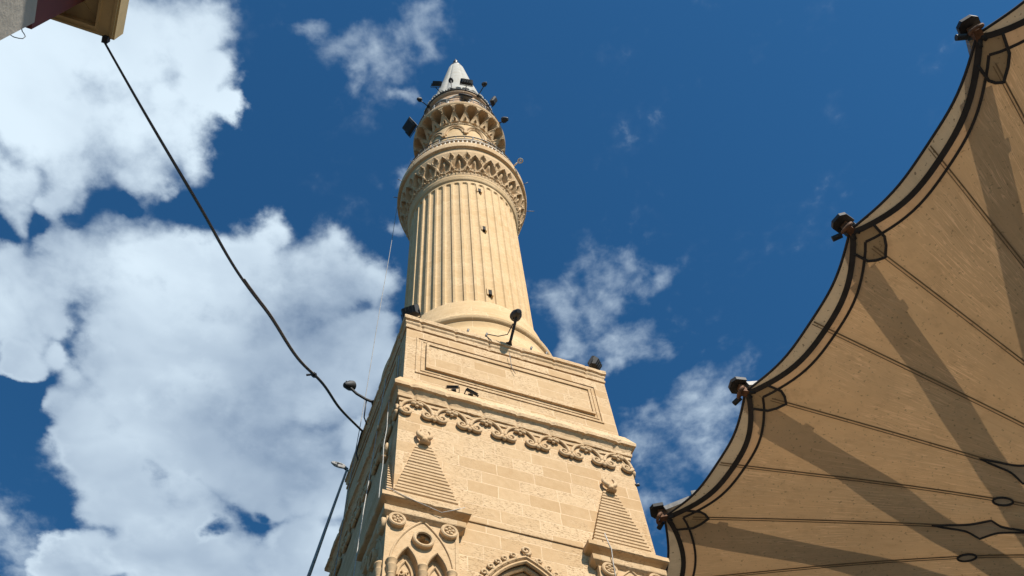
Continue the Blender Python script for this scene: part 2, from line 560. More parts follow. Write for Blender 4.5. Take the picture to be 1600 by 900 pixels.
# arch moulding with curled crockets
def arch_trim(k):
    mb = MB()
    for half, rise, rad, dy in ((0.93, 1.47, 0.035, -0.005), (1.0, 1.56, 0.04, -0.015)):
        pts = [(x, -WL + dy, z) for x, z in arch_pts(AX_, Z(10.3), half, rise, 18, zbot=Z(2.0))]
        mb.tube(pts, rad, 6)
    pts = [(x, -WL + 0.09, z) for x, z in arch_pts(AX_, Z(10.3), 0.89, 1.40, 18, zbot=Z(2.0))]
    mb.tube(pts, 0.05, 6)
    pts = [(x, -WL + 0.17, z) for x, z in arch_pts(AX_, Z(10.3), 0.86, 1.34, 18, zbot=Z(2.0))]
    mb.tube(pts, 0.04, 6)
    return turned(mb, k)
def spiral(cx, y, cz, r, a0, turns, rad, n=20, flip=1, end=0.25):
    pts, rr = [], []
    for i in range(n + 1):
        t = i / n
        a = a0 + flip * turns * 2 * PI * t
        q = r * (1 - (1 - end) * t)
        pts.append((cx + q * math.cos(a), y, cz + q * math.sin(a)))
        rr.append(rad * (1 - 0.35 * t))
    return pts, rr
def crockets(k):
    mb = MB()
    op = arch_pts(AX_, Z(10.3), 1.0, 1.56, 60)
    # walk the outer arch at even spacing on both sides of the apex
    apex = len(op) // 2
    for sgn in (-1, 1):
        idx = apex
        dist, nxt = 0.0, 0.21
        while 0 < idx < len(op) - 1:
            j = idx + sgn
            dist += math.hypot(op[j][0] - op[idx][0], op[j][1] - op[idx][1])
            idx = j
            if dist >= nxt:
                nxt += 0.185
                x, z = op[idx]
                nx, nz_ = -(op[idx - 1][1] - op[idx + 1][1]), (op[idx - 1][0] - op[idx + 1][0])
                L = math.hypot(nx, nz_)
                nx, nz_ = nx / L, nz_ / L
                if nz_ < 0: nx, nz_ = -nx, -nz_
                pts, rr = spiral(x + nx * 0.085, -WL - 0.03, z + nz_ * 0.085, 0.066, math.atan2(-nz_, -nx), 1.15, 0.03, 18, -sgn, 0.2)
                mb.tube([(x - nx * 0.02, -WL - 0.02, z - nz_ * 0.02)] + pts, [0.034] + rr, 6)
    pts, rr = spiral(AX_, -WL - 0.04, op[apex][1] + 0.14, 0.10, -PI / 2, 1.4, 0.035, 26, 1, 0.15)
    mb.tube(pts, rr, 6)
    return turned(mb, k)
for k in range(4):
    at = arch_trim(k).build('arch_moulding', M['trim'], minaret, angle=50)
    crockets(k).build('crocket_row', M['carve'], at, smooth=True)

# corner turrets, drawn for the front-left corner
def turret():
    root = MB()
    o1, i1 = 2.82, 1.20
    cxm, w2 = -(o1 + i1) / 2, (o1 - i1) / 2      # centre and half width of a face
    ob, ib = 2.66, 1.40
    # body: two outward faces with blind tracery, drawn on the front and mirrored on the side
    hold = MB()
    fc = -(ob + ib) / 2 - 0.0
    big = arch_pts(fc, Z(10.9), 0.54, 1.13, 14)
    lan = []
    for c in (fc - 0.252, fc + 0.252):
        lan.append(arch_pts(c, Z(10.86), 0.185, 0.47, 10, zbot=Z(7.5)))
    qf = []
    for i in range(32):
        a = 2 * PI * i / 32
        r = 0.070 + 0.058 * abs(math.cos(2 * a)) ** 0.8
        qf.append((fc + r * math.cos(a), Z(11.56) + r * math.sin(a)))
    holed_plate(hold, [(-ob, 0), (-ib, 0), (-ib, Z(12.1)), (-ob, Z(12.1))], lan + [qf], -ob, 0.16)
    body = MB()
    body.add(hold.v, hold.f)
    body.add([(y, x, z) for x, y, z in hold.v], [tuple(reversed(f)) for f in hold.f])     # mirrored across the diagonal
    body.box(-ib - 0.004, -ib, -ob, -2.4, 0, Z(12.1))
    body.box(-ob, -2.4, -ib - 0.004, -ib, 0, Z(12.1))
    tb = body.build('corner_turret', M['carve'], minaret)
    # cornices
    c = MB()
    c.sqring([(-0.17, Z(11.98)), (-0.12, Z(12.02)), (-0.085, Z(12.05)), (-0.08, Z(12.07)), (-0.075, Z(12.17)), (-0.15, Z(12.18)), (-0.145, Z(12.27)), (-0.10, Z(12.30)), (-0.02, Z(12.315)), (0.0, Z(12.33)), (0.0, Z(12.43)), (-0.03, Z(12.46)), (-0.5, Z(12.47))],
             x0=-o1, x1=-i1, y0=-o1, y1=-i1, seg=26, jit=0.012, seed=3)
    c.build('turret_cornice', M['trim'], tb)
    # stepped half pyramids against the wall
    p = MB()
    N = 19
    zb, zt = Z(12.46), Z(14.26)
    for mir in (0, 1):
        q = MB()
        for i in range(N):
            t0, t1 = i / N, (i + 1) / N
            def sec(t, g):
                h = 0.64 * (1 - t) + 0.13 * t + g
                cx = cxm + 0.02 - 0.05 * t
                yf = -(2.70 * (1 - t) + 2.60 * t) - g
                return cx - h, cx + h, yf
            z0, z1 = zb + (zt - zb) * t0, zb + (zt - zb) * t1
            j = 0.012 * noise.noise(Vector((i * 1.7, mir * 5, 0)))
            rows = [(z0, sec(t0, -0.014 + j)), (z0 + (z1 - z0) * 0.22, sec(t0, 0.006 + j)), (z0 + (z1 - z0) * 0.75, sec(t1, 0.010 + j)), (z1, sec(t1, -0.010 + j))]
            vs = []
            for zz, (xa, xb, yf) in rows:
                vs += [(xa, -2.5, zz), (xa, yf, zz), (xb, yf, zz), (xb, -2.5, zz)]
            fs = []
            for r in range(3):
                for s_ in range(3):
                    a = r * 4 + s_
                    fs.append((a, a + 1, a + 5, a + 4))
            fs.append((3, 2, 1, 0)); fs.append((12, 13, 14, 15))
            q.add(vs, fs)
        if mir:
            p.add([(y, x, z) for x, y, z in q.v], [tuple(reversed(f)) for f in q.f])
        else:
            p.add(q.v, q.f)
    p.build('stepped_pyramid', M['carve'], tb)
    # crescent finials
    for mir in (0, 1):
        f = MB()
        cx, cy = cxm - 0.04, -2.66
        f.lathe([(0.11, Z(14.22)), (0.075, Z(14.27)), (0.05, Z(14.30)), (0.07, Z(14.335)), (0.04, Z(14.36))], 12, (cx, cy, 0))
        pts, rr = [], []
        for i in range(25):
            a = R(55) - R(290) * i / 24
            pts.append((cx + 0.135 * math.cos(a), cy, Z(14.49) + 0.135 * math.sin(a)))
            rr.append(0.02 + 0.036 * math.sin(PI * i / 24))
        f.tube(pts, rr, 8)
        if mir:
            f.v = [(y, x, z) for x, y, z in f.v]
            f.f = [tuple(reversed(q)) for q in f.f]
        f.build('crescent_finial', M['carve'], tb, smooth=True)
    # ornament of both faces
    for mir in (0, 1):
        def fin(mb, name, mat, **kw):
            if mir:
                mb.v = [(y, x, z) for x, y, z in mb.v]
                mb.f = [tuple(reversed(q)) for q in mb.f]
            return mb.build(name, mat, tb, **kw)
        a = MB()
        a.tube([(x, -ob - 0.005, z) for x, z in big], 0.022, 6)
        for c_ in (fc - 0.252, fc + 0.252):
            a.tube([(x, -ob - 0.01, z) for x, z in arch_pts(c_, Z(10.86), 0.205, 0.50, 10)], 0.022, 6)
            # cusped inner arch at the back of the niche
            a.tube([(x, -ob + 0.10, z) for x, z in arch_pts(c_, Z(10.80), 0.125, 0.34, 8)], 0.024, 6)
            for sg in (-1, 1):
                pts, rr = spiral(c_ + sg * 0.065, -ob + 0.10, Z(10.86), 0.05, PI / 2, 0.6, 0.02, 10, sg, 0.7)
                a.tube(pts, rr, 6)
        if not mir:
            a.box(-ob - 0.012, -ob + 0.06, -ob - 0.012, -ob + 0.06, Z(6.0), Z(11.97))
        a.box(-ib - 0.06, -ib + 0.006, -ob - 0.012, -ob + 0.05, Z(6.0), Z(11.97))
        fin(a, 'tracery', M['carve'], angle=40)
        for dx, dz, rad in ((-0.47, 11.88, 0.155), (0.45, 11.88, 0.155), (0.0, 11.56, 0.19)):
            r_ = MB()
            c_ = fc + dx
            n = 28
            prof = [(rad, 0.0), (rad, -0.075), (rad - 0.02, -0.09), (rad - 0.05, -0.085), (rad - 0.065, -0.06)]
            if dx:
                prof += [(0.03, -0.05)]
            vs, fs = [], []
            for rr_, yy in prof:
                for i in range(n):
                    t = 2 * PI * i / n
                    vs.append((c_ + rr_ * math.cos(t), -ob + yy, Z(dz) + rr_ * math.sin(t)))
            for j in range(len(prof) - 1):
                for i in range(n):
                    i2 = (i + 1) % n
                    fs.append((j * n + i, (j + 1) * n + i, (j + 1) * n + i2, j * n + i2))
            r_.add(vs, fs)
            if dx:
                r_.sphere((c_, -ob - 0.06, Z(dz)), 0.03, 8)
                for q in range(5):
                    t = 2 * PI * q / 5 + 0.3
                    r_.sphere((c_ + 0.062 * math.cos(t), -ob - 0.06, Z(dz) + 0.062 * math.sin(t)), 0.036, 8)
            fin(r_, 'roundel', M['carve'], angle=45)
        for dx in (-0.51, 0.0, 0.49):
            s_ = MB()
            s_.lathe([(0.065, Z(6.0)), (0.065, Z(10.60)), (0.08, Z(10.63)), (0.06, Z(10.66)), (0.075, Z(10.72)), (0.098, Z(10.80)), (0.075, Z(10.825)), (0.075, Z(10.87)), (0.10, Z(10.93)), (0.085, Z(10.97)), (0.04, Z(10.99))], 14, (fc + dx, -ob - 0.03, 0))
            fin(s_, 'colonnette', M['carve'], angle=40)
    return tb
t0 = turret()
spots = [(PI / 2, (-0.17, 0.0)), (PI, (0, 0)), (-PI / 2, (0, 0))]
for a, (dx, dy) in spots:
    c = copy_tree(t0, minaret)
    c.rotation_euler = (0, 0, a)
    c.location = (dx, dy, 0)

# main cornice above the lower walls
mb = MB()
mb.sqring([(2.50, Z(15.52)), (2.60, Z(15.525)), (2.605, Z(15.60)), (2.59, Z(15.605)), (2.59, Z(15.625)), (2.635, Z(15.63)), (2.645, Z(15.70)), (2.625, Z(15.705)), (2.63, Z(15.75)), (2.65, Z(15.82)), (2.685, Z(15.885)), (2.74, Z(15.90)), (2.75, Z(15.99)), (2.735, Z(16.02)), (2.61, Z(16.34)), (2.4, Z(16.36))], seg=91, jit=0.014, seed=1, joint=13)
mb.build('main_cornice', M['trim'], minaret)

# scroll frieze under the cornice, on every face
def frieze(k):
    mb = MB()
    y = -WL - 0.028
    per = 0.748
    def stem(pts, r0, r1, dy=-0.03):
        n = len(pts)
        mb.tube([(x, y + dy, z) for x, z in pts], [r0 + (r1 - r0) * i / (n - 1) for i in range(n)], 8)
    for i in range(-3, 4):
        cx = -0.005 + i * per + 0.03
        zf = Z(15.475)
        # flower: three lobes and a bud
        for dx, dz, r in ((-0.075, 0.0, 0.062), (0.075, 0.0, 0.062), (0, 0.035, 0.055), (0, -0.065, 0.038)):
            mb.sphere((cx + dx, y - 0.045, zf + dz), r, 10, (1, 0.8, 0.9))
        for sg in (-1, 1):
            # stem rises from the joint, arches over the flower side and curls into a volute
            x1 = cx + sg * per / 2
            if abs(x1) > 2.6 and i in (-3, 3):
                x1 = sg * 2.585
            vx, vz, vr = x1 - sg * 0.158, Z(15.19), 0.122
            arc = []
            for q in range(13):
                t = q / 12
                a = PI * 0.5 * (1 - t)
                # quarter from over the flower down to the volute's outer side
                ex, ez = cx + sg * 0.02, Z(15.60)
                bx_, bz_ = vx + sg * vr * 1.05, vz + 0.02
                arc.append((ex + (bx_ - ex) * math.sin(PI / 2 * t) ** 1.1, ez - (ez - bz_) * (1 - math.cos(PI / 2 * t)) ** 1.0))
            stem(arc, 0.026, 0.042)
            n = 26
            sp = []
            for q in range(n + 1):
                t = q / n
                a = (0 if sg > 0 else PI) - sg * 1.35 * 2 * PI * t
                rr_ = vr * (1 - 0.80 * t)
                sp.append((vx + rr_ * math.cos(a), vz + rr_ * math.sin(a)))
            stem(sp, 0.042, 0.026, -0.045)
            mb.sphere((vx, y - 0.04, vz), 0.032, 8)
        # leaf at the joint of two volutes
        if i < 3:
            mb.sphere((cx + per / 2, y - 0.05, Z(15.09)), 0.05, 10, (0.9, 0.9, 1.1))
            mb.sphere((cx + per / 2 - 0.045, y - 0.035, Z(15.12)), 0.035, 8)
            mb.sphere((cx + per / 2 + 0.045, y - 0.035, Z(15.12)), 0.035, 8)
    return turned(mb, k)
for k in range(4):
    frieze(k).build('scroll_frieze', M['carve'], minaret, smooth=True)

# upper square storey with a framed panel on each face
mb = MB()
mb.sqring([(HALF, Z(16.30)), (HALF, Z(17.4)), (HALF, Z(18.56))], seg=30, jit=0.004, seed=5)
mb.build('upper_storey', M['wall'], minaret)
def panel(k):
    mb = MB()
    y = -HALF
    def frame(x0, x1, z0, z1, wd, pr, slope=0.0):
        o = [(x0, z0), (x1, z0), (x1, z1), (x0, z1)]
        i_ = [(x0 + wd, z0 + wd), (x1 - wd, z0 + wd), (x1 - wd, z1 - wd), (x0 + wd, z1 - wd)]
        vs = [(x, y + 0.05, z) for x, z in o] + [(x, y - pr, z) for x, z in o] + [(x, y - pr, z) for x, z in i_] + [(x, y + 0.05, z) for x, z in i_]
        fs = []
        for r in range(3):
            for q in range(4):
                fs.append((r * 4 + q, r * 4 + (q + 1) % 4, (r + 1) * 4 + (q + 1) % 4, (r + 1) * 4 + q))
        mb.add(vs, fs)
    frame(-2.27, 2.22, 16.80 + EYE, 18.28 + EYE, 0.045, 0.022)
    frame(-2.15, 2.12, 16.92 + EYE, 18.17 + EYE, 0.04, 0.016)
    frame(-2.04, 2.03, 17.03 + EYE, 18.06 + EYE, 0.06, 0.06)
    mb.box(-1.98, 1.97, y - 0.03, y + 0.1, Z(17.09), Z(18.0))
    return turned(mb, k)
for k in range(4):
    panel(k).build('framed_panel', M['wall'], minaret)
mb = MB()
mb.sqring([(2.48, Z(18.60)), (2.545, Z(18.605)), (2.55, Z(18.68)), (2.53, Z(18.685)), (2.535, Z(18.76)), (2.565, Z(18.80)), (2.57, Z(18.85)), (2.55, Z(18.855)), (2.555, Z(18.91)), (2.60, Z(18.93)), (2.605, Z(19.04)), (2.58, Z(19.10)), (2.3, Z(19.12))], seg=91, jit=0.008, seed=2, joint=15)
mb.build('top_cornice', M['trim'], minaret)

# bell shaped foot of the shaft
mb = MB()
mb.lathe([(2.52, Z(19.10)), (2.50, Z(19.3)), (2.44, Z(19.7)), (2.37, Z(20.05)), (2.335, Z(20.25)), (2.35, Z(20.30)), (2.345, Z(20.38)), (2.40, Z(20.42)), (2.435, Z(20.50)), (2.43, Z(20.60)), (2.385, Z(20.70)), (2.33, Z(20.74)), (2.30, Z(21.0)), (2.24, Z(21.3)), (2.165, Z(21.7)), (2.13, Z(21.86)), (2.05, Z(21.9)), (1.8, Z(22.3))], 128)
mb.build('shaft_base', M['shaft'], minaret, angle=35)

# fluted shaft
NF = 40
def flutes():
    mb = MB()
    per = 18
    n = NF * per
    zs = [Z(21.84), Z(21.95), Z(22.05)] + [Z(22.05 + (30.95 - 22.05) * i / 36) for i in range(1, 37)] + [Z(31.0), Z(31.05), Z(31.1), Z(31.14), Z(31.18), Z(31.24), Z(31.4)]
    vs = []
    for z in zs:
        for i in range(n):
            u = (i % per) / per * 2 - 1          # across one flute
            th = 2 * PI * (i + 0.5 * per) / n
            e = z - EYE
            # round headed top end; the foot dies into the collar
            wtop = 0.76
            if e > 30.98:
                q = (e - 30.98) / 0.20
                wtop = 0.76 * math.sqrt(max(0.0, 1 - q * q)) if q < 1 else 0.0
            elif e < 22.0:
                wtop = 0.76 * max(0.0, (e - 21.84) / 0.16)
            d = 0.0
            if abs(u) < wtop:
                d = 0.058 * max(0.0, 1 - (u / max(wtop, 1e-4)) ** 2) ** 0.30 * min(1, wtop / 0.45)
            r = 1.955 - d + 0.004 * noise.noise(Vector((math.cos(th) * 4, math.sin(th) * 4, z * 1.2)))
            vs.append((r * math.cos(th), r * math.sin(th), z))
    fs = []
    for j in range(len(zs) - 1):
        for i in range(n):
            i2 = (i + 1) % n
            fs.append((j * n + i, j * n + i2, (j + 1) * n + i2, (j + 1) * n + i))
    return mb.add(vs, fs)
flutes().build('fluted_shaft', M['shaft'], minaret, angle=38)

# ring at the top of the shaft
mb = MB()
mb.lathe([(1.93, Z(31.30)), (1.965, Z(31.33)), (2.0, Z(31.36)), (2.03, Z(31.42)), (2.03, Z(31.50)), (2.06, Z(31.54)), (2.065, Z(31.62)), (2.04, Z(31.66)), (1.9, Z(31.68))], 128)
mb.build('shaft_ring', M['shaft'], minaret, angle=40)

# carved balconies: a flared bowl cut by rows of pointed niches
def smooth(a, b, x):
    t = max(0.0, min(1.0, (x - a) / (b - a)))
    return t * t * (3 - 2 * t)
def bowl(prof, N, rows, per=28, steps=64, phase=0.0):
    """prof: [(t, r, z)], rows: niches (v0, v1, offset, width, depth, round share, leaf)"""
    mb = MB()
    n = N * per
    vs = []
    for j in range(steps + 1):
        t = j / steps
        for a, b in zip(prof, prof[1:]):
            if a[0] <= t <= b[0]:
                q = (t - a[0]) / (b[0] - a[0])
                r0, z0 = a[1] + (b[1] - a[1]) * q, a[2] + (b[2] - a[2]) * q
                break
        for i in range(n):
            th = 2 * PI * i / n + phase
            d = 0.0
            for (v0, v1, off, wd, dep, rs, leaf) in rows:
                if not (v0 - 0.03 < t < v1 + 0.03):
                    continue
                u = ((i / per + off) % 1.0) * 2 - 1
                v = (t - v0) / (v1 - v0)
                if rs < 0:                     # pear shape: narrow foot, round head
                    ww = max(0.0, v / -rs) ** 1.25 if v < -rs else math.sqrt(max(0.0, 1 - ((v + rs) / (1 + rs)) ** 2))
                elif v < rs:
                    ww = math.sqrt(max(0.0, 1 - ((rs - v) / rs) ** 2))
                else:
                    ww = max(0.0, 1 - (v - rs) / (1 - rs)) ** 0.75
                ww *= wd
                edge = (ww - abs(u)) / 0.16
                if edge > -0.5:
                    dd = smooth(-0.1, 1.0, edge)
                    rim = math.exp(-((edge + 0.05) / 0.45) ** 2)
                    d -= dep * dd
                    d += 0.034 * rim * (1 - dd)
                    if leaf:
                        d += leaf * dep * math.exp(-((u / 0.22) ** 2) - ((v - 0.62) / 0.26) ** 2) * dd
            r = r0 + d
            vs.append((r * math.cos(th), r * math.sin(th), z0 - d * 0.25))
    fs = []
    for j in range(steps):
        for i in range(n):
            i2 = (i + 1) % n
            fs.append((j * n + i, j * n + i2, (j + 1) * n + i2, (j + 1) * n + i))
    fs.append(tuple(range(steps * n, (steps + 1) * n)))
    return mb.add(vs, fs)
PH = R(-120)
lower_bowl = bowl([(0, 2.03, Z(31.58)), (0.08, 2.10, Z(31.80)), (0.26, 2.18, Z(32.06)), (0.55, 2.27, Z(32.52)), (0.74, 2.38, Z(32.92)), (0.84, 2.44, Z(33.17)), (0.86, 2.42, Z(33.19)), (0.93, 2.42, Z(33.38)), (1.0, 2.44, Z(33.50))], 24,
     [(0.22, 0.74, 0.0, 0.94, 0.17, 0.50, 0.9), (0.60, 0.80, 0.5, 0.40, 0.08, 0.5, 0), (0.15, 0.34, 0.5, 0.34, 0.07, 0.35, 0), (0.08, 0.15, 0.25, 0.55, 0.035, 0.6, 0), (0.08, 0.15, 0.75, 0.55, 0.035, 0.6, 0)], phase=PH)
lb = lower_bowl.build('lower_balcony', M['carve'], minaret, angle=60)
mb = MB()
mb.lathe([(2.40, Z(33.46)), (2.54, Z(33.52)), (2.56, Z(33.60)), (2.545, Z(33.66)), (2.56, Z(33.72)), (2.56, Z(33.88)), (2.54, Z(33.92)), (2.0, Z(33.93))], 128)
mb.build('balcony_edge', M['trim'], lb, angle=40)

# second drum with a ring of cusped arches
mb = MB()
mb.lathe([(1.50, Z(33.9)), (1.50, Z(39.66))], 96)
mb.build('upper_drum', M['shaft'], minaret, angle=40)
mb = MB()
NA = 10
for k in range(NA):
    a0 = 2 * PI * (k + 0.2) / NA
    wd = 2 * PI / NA
    pts = []
    for i in range(21):
        t = i / 20
        th = a0 + wd * t
        zz = Z(38.35) + 0.80 * math.sin(PI * t) ** 0.55
        pts.append((1.535 * math.cos(th), 1.535 * math.sin(th), zz))
    mb.tube(pts, 0.055, 6)
    pts = []
    for i in range(21):
        t = i / 20
        th = a0 + wd * (0.1 + 0.8 * t)
        zz = Z(38.25) + 0.66 * math.sin(PI * t) ** 0.6 + 0.05 * abs(math.sin(3 * PI * t))
        pts.append((1.52 * math.cos(th), 1.52 * math.sin(th), zz))
    mb.tube(pts, 0.045, 6)
    mb.obox((1.54 * math.cos(a0), 1.54 * math.sin(a0), Z(38.22)), (0.06 * math.cos(a0), 0.06 * math.sin(a0), 0), (-0.07 * math.sin(a0), 0.07 * math.cos(a0), 0), (0, 0, 0.17))
mb.build('blind_arcade', M['carve'], minaret, angle=50)

upper_bowl = bowl([(0, 1.53, Z(39.45)), (0.08, 1.57, Z(39.60)), (0.12, 1.60, Z(39.62)), (0.35, 1.70, Z(39.90)), (0.62, 1.89, Z(40.23)), (0.86, 2.04, Z(40.47)), (0.90, 2.07, Z(40.5)), (1.0, 2.09, Z(40.60))], 22,
     [(0.12, 0.985, 0.0, 0.94, 0.62, -0.60, 0.0), (0.12, 0.36, 0.5, 0.26, 0.09, 0.5, 0.0), (0.62, 0.84, 0.5, 0.10, 0.05, 0.5, 0), (0.02, 0.12, 0.5, 0.8, 0.03, 0.5, 0)], phase=PH + 0.05)
ub = upper_bowl.build('upper_balcony', M['carve'], minaret, angle=60)
mb = MB()
mb.lathe([(2.06, Z(40.57)), (2.09, Z(40.60)), (2.13, Z(40.66)), (2.14, Z(40.82)), (2.10, Z(40.86)), (1.3, Z(40.87))], 128)
mb.build('balcony_edge', M['trim'], ub, angle=40)

# balcony railings
def railing(parent, r, z0, z1, npost, low, rails):
    mb = MB()
    for k in range(npost):
        th = 2 * PI * k / npost
        c, s_ = math.cos(th), math.sin(th)
        mb.tube([(r * c, r * s_, z0), (r * c, r * s_, z1)], 0.026 if k % 4 == 0 else 0.013, 6)
    for zz, rad in rails:
        mb.tube([(r * math.cos(2 * PI * i / 96), r * math.sin(2 * PI * i / 96), zz) for i in range(96)], rad, 6, closed=True)
    ra = mb.build('railing', M['rail'], parent, smooth=True)
    if low:
        mb = MB()
        nb = 88
        for k in range(nb):
            th = 2 * PI * (k + 0.5) / nb
            c, s_ = math.cos(th), math.sin(th)
            rr = r + 0.03
            mb.lathe([(0.055, 0), (0.06, 0.05), (0.035, 0.12), (0.06, low * 0.55), (0.035, low - 0.1), (0.06, low)], 6, (rr * c, rr * s_, z0))
        mb.lathe([(r - 0.08, z0 + low), (r + 0.10, z0 + low), (r + 0.10, z0 + low + 0.06), (r - 0.08, z0 + low + 0.06)], 96, cap=False)
        mb.build('baluster_band', M['palepost'], parent, angle=40)
railing(lb, 2.37, Z(33.92), Z(35.15), 44, 0.52, ((Z(35.15), 0.028), (Z(34.85), 0.016), (Z(34.62), 0.016)))
railing(ub, 2.02, Z(40.86), Z(41.85), 40, 0.0, ((Z(41.85), 0.026), (Z(41.5), 0.016), (Z(41.15), 0.016)))

# lantern storey under the cone
mb = MB()
mb.lathe([(1.58, Z(40.8)), (1.58, Z(44.1))], 64)
lan = mb.build('lantern', M['pink'], minaret, angle=40)
mb = MB()
for k in range(10):
    a0 = 2 * PI * (k + 0.45) / 10
    pts = []
    for i in range(17):
        t = i / 16
        th = a0 + 2 * PI / 10 * t
        pts.append((1.59 * math.cos(th), 1.59 * math.sin(th), Z(42.95) + 0.7 * math.sin(PI * t) ** 0.5))
    mb.tube(pts, 0.06, 6)
    mb.tube([(1.59 * math.cos(a0), 1.59 * math.sin(a0), Z(40.86)), (1.59 * math.cos(a0), 1.59 * math.sin(a0), Z(43.0))], 0.04, 6)
mb.build('lantern_arcade', M['white'], lan, smooth=True)
mb = MB()
mb.lathe([(1.57, Z(44.0)), (1.62, Z(44.03)), (1.68, Z(44.08)), (1.71, Z(44.12)), (1.72, Z(44.20)), (1.6, Z(44.22))], 96)
mb.build('lantern_cornice', M['pink'], lan, angle=40)
mb = MB()
mb.tube([(1.74 * math.cos(2 * PI * i / 96), 1.74 * math.sin(2 * PI * i / 96), Z(44.24)) for i in range(96)], 0.045, 6, closed=True)
mb.build('cornice_cable', M['lead'], lan, smooth=True)
mb = MB()
for k in range(26):
    th = 2 * PI * k / 26
    c, s_ = math.cos(th), math.sin(th)
    pts = []
    for i in range(9):
        a = PI * i / 8
        t = 0.16 * math.cos(a)
        pts.append((1.72 * c - s_ * t, 1.72 * s_ + c * t, Z(44.36) + 0.34 * math.sin(a)))
    mb.tube(pts, 0.05, 6)
    mb.sphere((1.73 * c, 1.73 * s_, Z(44.45)), 0.075, 8)
mb.build('scalloped_crown', M['white'], lan, smooth=True)
# white cone with flat ribs
mb = MB()
nseg = 96
prof = [(1.62, Z(44.3)), (1.55, Z(44.9)), (1.12, Z(48.7)), (0.93, Z(50.2)), (0.49, Z(54.4)), (0.38, Z(54.95)), (0.29, Z(55.1))]
vs = []
for r, z in prof:
    for i in range(nseg):
        th = 2 * PI * i / nseg
        d = (-0.05 if i % 12 == 0 else -0.02 if i % 12 in (1, 11) else 0.0) * min(1.0, r)
        vs.append(((r + d) * math.cos(th), (r + d) * math.sin(th), z))
fs = [(j * nseg + i, j * nseg + (i + 1) % nseg, (j + 1) * nseg + (i + 1) % nseg, (j + 1) * nseg + i) for j in range(len(prof) - 1) for i in range(nseg)]
mb.add(vs, fs)
cone = mb.build('cone_roof', M['white'], minaret, angle=30)
mb = MB()
mb.lathe([(0.29, Z(55.08)), (0.34, Z(55.2)), (0.34, Z(55.34)), (0.30, Z(55.45)), (0.14, Z(55.75)), (0.06, Z(56.1)), (0.06, Z(56.4)), (0.13, Z(56.55)), (0.15, Z(56.7)), (0.10, Z(56.85)), (0.05, Z(57.0)), (0.07, Z(57.15)), (0.03, Z(57.35)), (0.01, Z(57.55))], 24)
mb.build('finial', M['lead'], cone, smooth=True)

# slit windows of the shaft
def slit(r, th, z, wd=0.10, ht=0.26):
    mb = MB()
    c, s_ = math.cos(th), math.sin(th)
    mb.obox(((r - 0.09) * c, (r - 0.09) * s_, Z(z)), (0.125 * c, 0.125 * s_, 0), (-wd / 2 * s_, wd / 2 * c, 0), (0, 0, ht / 2))
    win = mb.build('slit_window', M['hole'], minaret)
    fr = MB()
    for sg in (-1, 1):
        fr.obox(((r - 0.06) * c - sg * (wd / 2 + 0.025) * s_, (r - 0.06) * s_ + sg * (wd / 2 + 0.025) * c, Z(z)), (0.10 * c, 0.10 * s_, 0), (-0.022 * s_, 0.022 * c, 0), (0, 0, ht / 2 + 0.05))
    fr.build('window_jamb', M['shaft'], win)
slit(1.95, -1.62, 30.55)
slit(1.95, -1.60, 27.25)
slit(1.95, -1.60, 22.80)
slit(1.50, -1.34, 37.6, 0.14, 0.3)

# ------------------------------------------------------------------ the great fabric umbrella
HU = 15.0
UROT = R(-30.85)
UE = Vector((math.sin(UROT), math.cos(UROT), 0))                 # along the straight side
UG = Vector((math.sin(UROT + PI / 2), math.cos(UROT + PI / 2), 0))   # towards the mast
UC = (0.34, 1.2)
half = [(-0.275, 0.668), (-0.03, 0.627), (0.228, 0.627), (0.484, 0.627), (0.716, 0.627), (0.948, 0.70)]
sides = [(1.07, 0.93), (1.09, 1.2), (1.07, 1.47)]
TIPS = half + sides + [(2 * UC[0] - x, 2 * UC[1] - y) for x, y in half] + [(2 * UC[0] - x, 2 * UC[1] - y) for x, y in sides]
# half runs with rising 'along', so the order is one closed loop
NTIP = len(TIPS)
def uw(al, ac, h):
    return (UE * al + UG * ac) * HU + Vector((0, 0, h * HU + EYE))
def boundary(u, sag):
    k = int(math.floor(u)) % NTIP
    s_ = u - math.floor(u)
    a, b = TIPS[k], TIPS[(k + 1) % NTIP]
    x, y = a[0] + (b[0] - a[0]) * s_, a[1] + (b[1] - a[1]) * s_
    nx, ny = -(b[1] - a[1]), (b[0] - a[0])
    L = math.hypot(nx, ny)
    nx, ny = nx / L, ny / L
    if nx * (UC[0] - x) + ny * (UC[1] - y) < 0:
        nx, ny = -nx, -ny
    q = 4 * s_ * (1 - s_)
    return x + nx * sag * q, y + ny * sag * q
SAG = 0.022
def mem(u, rho, off=0.0):
    """point on the membrane; u runs round the tips, rho from 1 at the hem to 0 at the mast; off metres above it"""
    x, y = boundary(u, SAG * smooth(0.2, 1.0, rho))
    X, Y = UC[0] + (x - UC[0]) * rho, UC[1] + (y - UC[1]) * rho
    s_ = u - math.floor(u)
    e = 1 - rho
    h = 1 - 0.189 * e - 0.027 * e * e - 0.20 * e ** 9
    # the cloth hangs a touch between the seams
    h -= 0.0035 * math.sin(2 * PI * s_) ** 2 * rho
    h -= 0.004 * 4 * s_ * (1 - s_) * smooth(0.55, 1, rho)
    p = uw(X, Y, h)
    p.z += off
    return p
ubase = uw(UC[0], UC[1], 0)
umb = empty('shade_umbrella', (ubase.x, ubase.y, 0), 0)
tag(umb, 'huge tan fabric umbrella with scalloped edge spread over the courtyard beside the minaret', 'umbrella')
def loc_u(p):
    return Vector((p.x - ubase.x, p.y - ubase.y, p.z))

